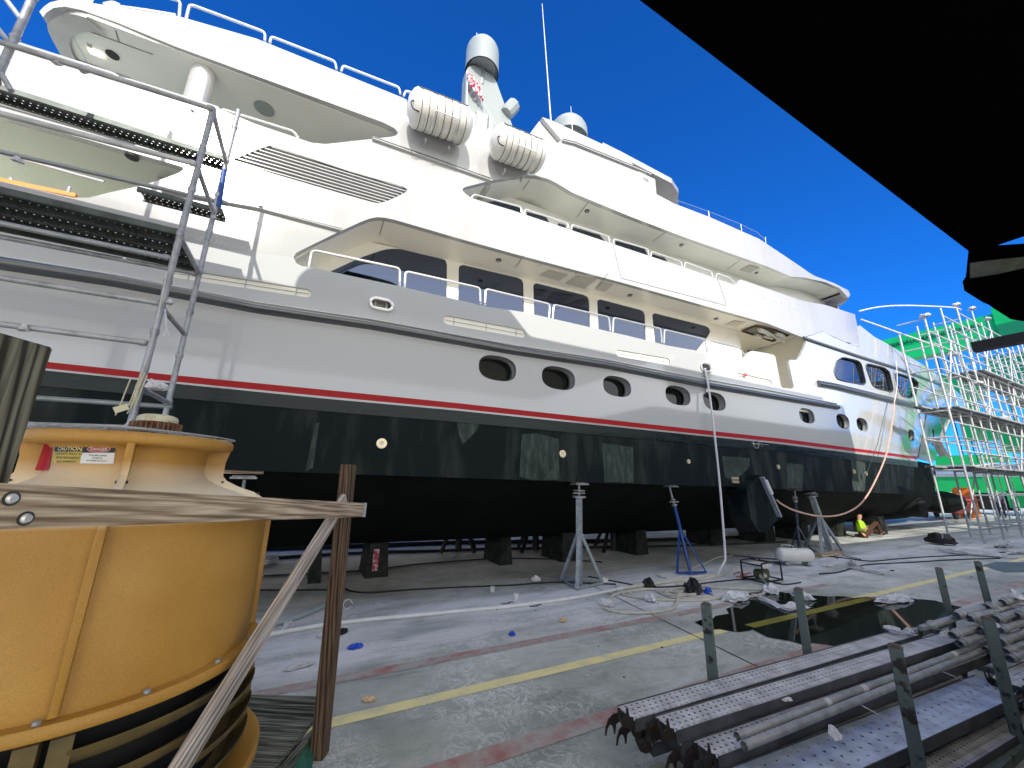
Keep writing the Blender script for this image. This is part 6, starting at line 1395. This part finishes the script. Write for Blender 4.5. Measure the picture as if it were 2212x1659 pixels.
gpath('cable', [(1430, 1241), (1425, 1245), (1440, 1250), (1420, 1243), (1450, 1236), (1500, 1225), (1555, 1203), (1600, 1199)], .010, M_white_hose, 'thin pale line lying round the foot of the blue stand', 'cable')
gpath('cable', [(1570, 1198), (1650, 1206), (1700, 1208), (1712, 1200), (1720, 1196)], .014, M_black, 'black cable leading to the compressor tank', 'cable')
gpath('cable', [(1780, 1200), (1830, 1206), (1880, 1212), (1930, 1208), (2000, 1203), (2080, 1199), (2140, 1195), (2230, 1188)], .014, M_black, 'long black cable crossing the floor toward the bow scaffold', 'cable')
gpath('cable', [(1770, 1240), (1810, 1236), (1850, 1225), (1880, 1219), (1980, 1214), (2060, 1209), (2160, 1206)], .014, M_black, 'black cable running past the paper scraps to the right', 'cable')
gpath('cable', [(1810, 1207), (1800, 1198), (1815, 1196), (1830, 1202), (1860, 1208)], .010, M_black, 'short black loop of cable right of the heavy jack stand', 'cable')
gpath('cord', [(1585, 1240), (1595, 1236), (1608, 1240), (1622, 1237), (1600, 1243), (1618, 1246), (1590, 1246)], .012, mat('orange_red_cord', (.45, .10, .06), .6), 'tangle of orange-red cord left of the pressure washer', 'cord')
gpath('pipe', [(592, 1347), (620, 1340), (660, 1326), (700, 1308), (730, 1290), (740, 1272), (738, 1230)], .035, mat('grey_flex_pipe', (.32, .37, .36), .6), 'grey corrugated pipe lying behind the guard post', 'pipe')
# hose hanging from the fairlead
P = [ony(1523, 796, 5.93), ony(1531, 840, 5.85), ony(1539, 900, 5.8), ony(1547, 970, 5.75), ony(1556, 1060, 5.7), ony(1563, 1150, 5.65), ony(1566.5, 1205, 5.6), ony(1562, 1218, 5.55), onz(1548, 1243, .03)]
bm = B(); tube(bm, smoothpath(P, 6), .024, 8); tag(obj('hose', bm, M_pvc, None, True), 'white hose hanging from the round fairlead down to the floor', 'hose')
bm = B(); tube(bm, smoothpath([ony(x, y, Y) for x, y, Y in ((1932, 868, 5.95), (1926, 920, 5.93), (1917, 970, 5.9), (1908, 1000, 5.9), (1890, 1040, 5.9), (1872, 1072, 5.95), (1850, 1096, 5.9), (1815, 1112, 5.85), (1770, 1115, 5.8), (1720, 1104, 5.8), (1690, 1090, 5.8), (1678, 1080, 5.8))], 5), .022, 7)
tag(obj('rope', bm, M_orange, None, True), 'faded orange line drooping from the bow windows to the stabiliser fin', 'rope')
bm = B(); tube(bm, smoothpath([ony(x, y, 5.95) for x, y in ((1936, 780), (1938, 830), (1932, 868))], 4), .016, 6); tag(obj('rope', bm, M_rope, None, True), 'pale line running up past the bow windows', 'rope')
bm = B(); tube(bm, [ony(1917, 868, 5.93), ony(1895, 960, 5.93), ony(1858, 1063, 5.93)], .008, 5); tag(obj('wire', bm, M_gasket), 'thin dark wire stretched down the forward hull side', 'wire')
bm = B(); tube(bm, [ony(1523, 800, 5.97), ony(1524, 860, 5.97)], .012, 5); tag(obj('wire', bm, M_gasket), 'short dark line beside the hanging white hose', 'wire')
# red tape blob on the freeing port
c = hit(1608, 812, Shull); bm = B(); crumple(bm, (c[0], 5.97, c[1]), .06, .03, .07, 9); tag(obj('red_rag', bm, M_pinkcar), 'small red rag stuffed in the freeing port by the round fairlead', 'rag')

# pressure washer in a tube frame
wc = onz(1657, 1258, 0); wsh = thing('pressure_washer', 'small petrol pressure washer in a black tube frame by the hose heap', 'pressure washer', wc)
fx0, fx1, fy0, fy1, fz = wc.x-.30, wc.x+.30, wc.y-.12, wc.y+.28, .37
bm = B()
for y in (fy0, fy1):
    tube(bm, smoothpath([(fx0, y, .03), (fx0, y, fz-.06), (fx0+.05, y, fz), (fx1-.05, y, fz), (fx1, y, fz-.06), (fx1, y, .03)], 4), .016, 8); tube(bm, [(fx0, y, .05), (fx1, y, .05)], .016, 8)
for x in (fx0, fx1):
    for z in (.05, fz-.04): tube(bm, [(x, fy0, z), (x, fy1, z)], .014, 8)
tube(bm, [(0*fx0+wc.x, fy0, fz), (wc.x, fy1, fz)], .013, 8)
obj('frame', bm, M_black, wsh, True)
obj('engine', rb(wc.x-.14, wc.x+.12, wc.y-.02, wc.y+.18, .05, .22, .03), mat('olive_engine', (.10, .12, .04), .5, noise=.5, nscale=20), wsh, True)
obj('tank', rb(wc.x-.22, wc.x+.20, wc.y-.06, wc.y+.24, .26, .335, .03), M_raft, wsh, True)
bm = B(); tube(bm, [(wc.x-.26, wc.y-.06, .14), (wc.x-.13, wc.y-.06, .14)], .04, 12); obj('pump', bm, M_brass, wsh, True)
bm = B(); tube(bm, smoothpath([(wc.x-.25, wc.y-.08, .20), (wc.x-.33, wc.y-.12, .14), (wc.x-.28, wc.y-.14, .04)], 4), .014, 6); obj('outlet_hose', bm, M_jgrey, wsh, True)
bm = B(); tube(bm, [(wc.x+.13, wc.y+.1, .12), (wc.x+.22, wc.y+.1, .18)], .035, 12); obj('muffler', bm, M_jdark, wsh, True)
# compressor tank
tc_ = onz(1728, 1222, 0); cmp_ = thing('air_receiver', 'dusty white horizontal air tank on small feet under the hull', 'air tank', tc_)
a, b = Vector((tc_.x-.34, tc_.y+.22, .23)), Vector((tc_.x+.24, tc_.y-.10, .23)); d = (b-a).normalized()
bm = B(); R_ = .155; tube(bm, [a-d*.10, a-d*.075, a-d*.03, a, b, b+d*.03, b+d*.075, b+d*.10], [.02, R_*.62, R_*.9, R_, R_, R_*.9, R_*.62, .02], 24); obj('tank', bm, M_raft, cmp_, True, sharp=60)
for p in (a+d*.08, b-d*.08): bm = B(); s_ = Vector((-d.y, d.x, 0)); barm(bm, p-s_*.15-Vector((0, 0, .21)), p+s_*.15-Vector((0, 0, .21)), .05, .02); barm(bm, p-Vector((0, 0, .20)), p-Vector((0, 0, .14)), .08, .2, up=s_); obj('foot', bm, M_jgrey, cmp_)
bm = B(); tube(bm, smoothpath([a+d*.05+Vector((0, 0, .15)), a+d*.08+Vector((0, 0, .21)), a+d*.30+Vector((0, 0, .205)), a+d*.34+Vector((0, 0, .15))], 4), .014, 8); obj('handle', bm, M_galv, cmp_, True)
bm = B(); tube(bm, [b+d*.098, b+d*.12], .03, 10); obj('plug', bm, M_jgrey, cmp_)
bm = B(); box(bm, *sorted((onz(1770, 1204, 0).x, onz(1835, 1200, 0).x)), onz(1790, 1203, 0).y-.0, onz(1790, 1203, 0).y+.18, 0.005, .09); tag(obj('timber_sleeper', bm, M_wood), 'short timber laid beside the foot of the heavy jack stand', 'timber')

# black bag, boxes and litter
c = onz(2035, 1177, 0); bag = thing('tool_bag', 'black open tool bag on the floor near the bow scaffold', 'bag', c)
bm = B(); crumple(bm, c+Vector((0, 0, .10)), .36, .22, .24, 3, 3, .22); obj('bag_body', bm, M_black, bag, True, sharp=60)
bm = B(); tube(bm, smoothpath([c+Vector((-.18, -.1, .22)), c+Vector((-.08, -.1, .36)), c+Vector((.10, -.1, .34)), c+Vector((.18, -.1, .22))], 5), .02, 6); obj('handle', bm, M_jgrey, bag, True)
def litter(name, x, y, sx, sy, sz, m, label, cat, seed, group=None, amp=.55):
    p = onz(x, y, 0); D = (p-Vector((0, 0, H))).length; k = D/830; bm = B(); crumple(bm, p+Vector((0, 0, sz*k*.25+.004)), sx*k, sy*k*1.6, sz*k*.75, seed, 3, amp*.6)
    return tag(obj(name, bm, m), label, cat, group)
L = [('plastic_sheet', 1310, 1327*0+1308, 16, 5, 9, M_plastic, 'crumpled white plastic at the left end of the big hose loop', 'plastic sheet'),
     ('plastic_sheet', 1405, 1298, 12, 6, 11, M_plastic, 'white plastic bag with a blue corner inside the hose loop', 'plastic bag'),
     ('plastic_sheet', 1590, 1283*0+1296, 26, 8, 12, M_plastic, 'heap of white plastic just behind the nearest rear stanchion', 'plastic sheet'),
     ('plastic_sheet', 1660, 1302, 40, 4, 5, M_plastic, 'long twisted strip of white plastic across the puddle edge', 'plastic sheet'),
     ('plastic_sheet', 1718, 1316, 22, 6, 8, M_plastic, 'end of the white plastic strip lying in the puddle', 'plastic sheet'),
     ('plastic_sheet', 1665, 1282, 10, 7, 12, M_plastic, 'clear plastic clump at the end of the hose loops', 'plastic sheet'),
     ('plastic_sheet', 1735, 1296*0+1294, 14, 6, 9, M_plastic, 'white plastic behind the second rear stanchion', 'plastic sheet'),
     ('plastic_sheet', 1932, 1300, 34, 6, 9, M_plastic, 'large flat sheet of white plastic at the far edge of the puddle', 'plastic sheet'),
     ('rag', 645, 1443, 22, 4, 6, M_rag, 'crumpled white cloth on the floor right of the cooling tower', 'rag'),
     ('rag', 622, 1348*0+1357, 10, 5, 8, M_rag, 'white rag at the end of the grey pipe', 'rag'),
     ('rag', 694, 1379*0+1375, 8, 4, 6, M_rag, 'small white rag beside the guard post', 'rag'),
     ('rag', 578, 1219, 18, 4, 12, M_rag, 'pale bundle of sheeting far under the hull by the tower', 'rag'),
     ('glove', 768, 1399*0+1400, 12, 4, 6, M_bluep, 'blue rubber glove on the dusty floor right of the guard post', 'glove'),
     ('glove', 1106, 1368*0+1372, 6, 4, 5, M_bluep, 'small blue glove scrap farther right on the dusty floor', 'glove'),
     ('glove', 1530, 1285*0+1283, 6, 3, 9, M_bluep, 'blue scrap among the coiled hoses', 'glove'),
     ('rag', 740, 1368, 11, 4, 6, M_black, 'black rag lying against the long white hose', 'rag'),
     ('tarp', 1498, 1282, 14, 6, 22, M_black, 'black crumpled tarp piece standing in the hose heap', 'tarp'),
     ('tarp', 1402, 1265*0+1269, 10, 4, 14, M_black, 'black triangular scrap left of the hose heap', 'tarp'),
     ('card_scrap', 797, 1514, 10, 4, 5, M_tan, 'tan card on the concrete above the yellow line', 'card'),
     ('card_scrap', 1216, 1342, 9, 3, 5, M_tan, 'orange-tan scrap on the dusty floor below the grey jack stand', 'card'),
     ('card_scrap', 1303*0+1304, 1256*0+1258, 9, 3, 8, M_raft, 'white lump at the right foot of the grey jack stand', 'scrap'),
     ('foam_piece', 1158, 1256, 7, 5, 9, M_raft, 'pale foam lump left of the grey jack stand', 'foam piece'),
     ('paper', 1845, 1222, 30, 3, 6, M_rag, 'pile of white wrapping on the floor right of the air tank', 'paper'),
     ('paper', 1790, 1219*0+1224, 10, 2, 4, M_rag, 'white sheet just right of the air tank', 'paper'),
     ('paper', 1870, 1235, 22, 3, 5, M_rag, 'white papers beside the black cable', 'paper'),
     ('paper', 2105, 1197*0+1200, 30, 3, 7, M_rag, 'tan and white packing pile near the right edge', 'paper'),
     ('paper', 2170, 1182, 22, 3, 8, M_rag, 'white bundle at the right edge below the scaffold', 'paper'),
     ('paper', 2215*0+2200, 1196, 24, 3, 5, M_rag, 'flat white packing at the extreme right of the floor', 'paper')]
for i, (nm, x, y, a, b, c_, m, l, cat) in enumerate(L): litter(nm, x, y, a, b, c_, m, l, cat, 500+i)
for i, (x, y, l) in enumerate(((1064, 1275, 'small white square tub on the floor under the hull'), (1114, 1290, 'small white cup standing right of the tub'))):
    p = onz(x, y+4, 0); bm = B(); tube(bm, [p+Vector((0, 0, .003)), p+Vector((0, 0, .085))], [.038, .045], 4 if i == 0 else 16); tag(obj('tub', bm, M_raft, None, i == 1), l, 'tub')
p = onz(751, 1311*0+1309, 0); bm = B(); c = onz(751-0+0, 1310, 0)
c = onz(750-0, 1311, 0); c = onz(751, 1312, 0)
for nm, x, y, r, l, m in (('hoop', 750, 1319*0+1316, .06, 'small white plastic ring standing behind the guard post', M_pvc), ('hook', 1104, 1308*0+1303, .035, 'black wire hook on the floor left of the other hook', M_black), ('hook', 1165, 1311*0+1309, .04, 'black wire hook nearer the white hose', M_black)):
    c = onz(x, y, 0); bm = B(); P = [c+Vector((r*math.cos(a), .3*r*math.sin(a), r+.005+r*math.sin(a)*(.9 if nm == 'hoop' else .1)-(0 if nm == 'hoop' else r*.85))) for a in [2*math.pi*k/20 for k in range(19 if nm == 'hoop' else 14)]]
    if nm == 'hook': P.append(P[-1]+Vector((-.14, .02, 0)))
    tube(bm, P, .006, 6); tag(obj(nm, bm, m, None, True), l, nm)
rnd = random.Random(11)
for i in range(46):
    x = rnd.uniform(700, 2150); y = rnd.uniform(1215 if x > 1650 else 1262, 1330 if x < 1500 else 1262)
    if rnd.random() < .25: y = rnd.uniform(1340, 1560); x = rnd.uniform(760, 1450)
    p = onz(x, y, 0); k = (p-Vector((0, 0, H))).length/830; s = rnd.uniform(1.2, 3.2)*k; dk = rnd.random() < .35
    bm = B(); crumple(bm, p+Vector((0, 0, .004)), s, s*.8, s*.35, 900+i, 1)
    if dk: tag(obj('dark_scrap', bm, M_black), 'tiny dark scrap of rubber or tape on the concrete floor', 'scrap', 'tiny dark scraps on the floor')
    else: tag(obj('paper_scrap', bm, M_raft), 'tiny white scrap of paper or tape on the concrete floor', 'scrap', 'tiny white scraps on the floor')
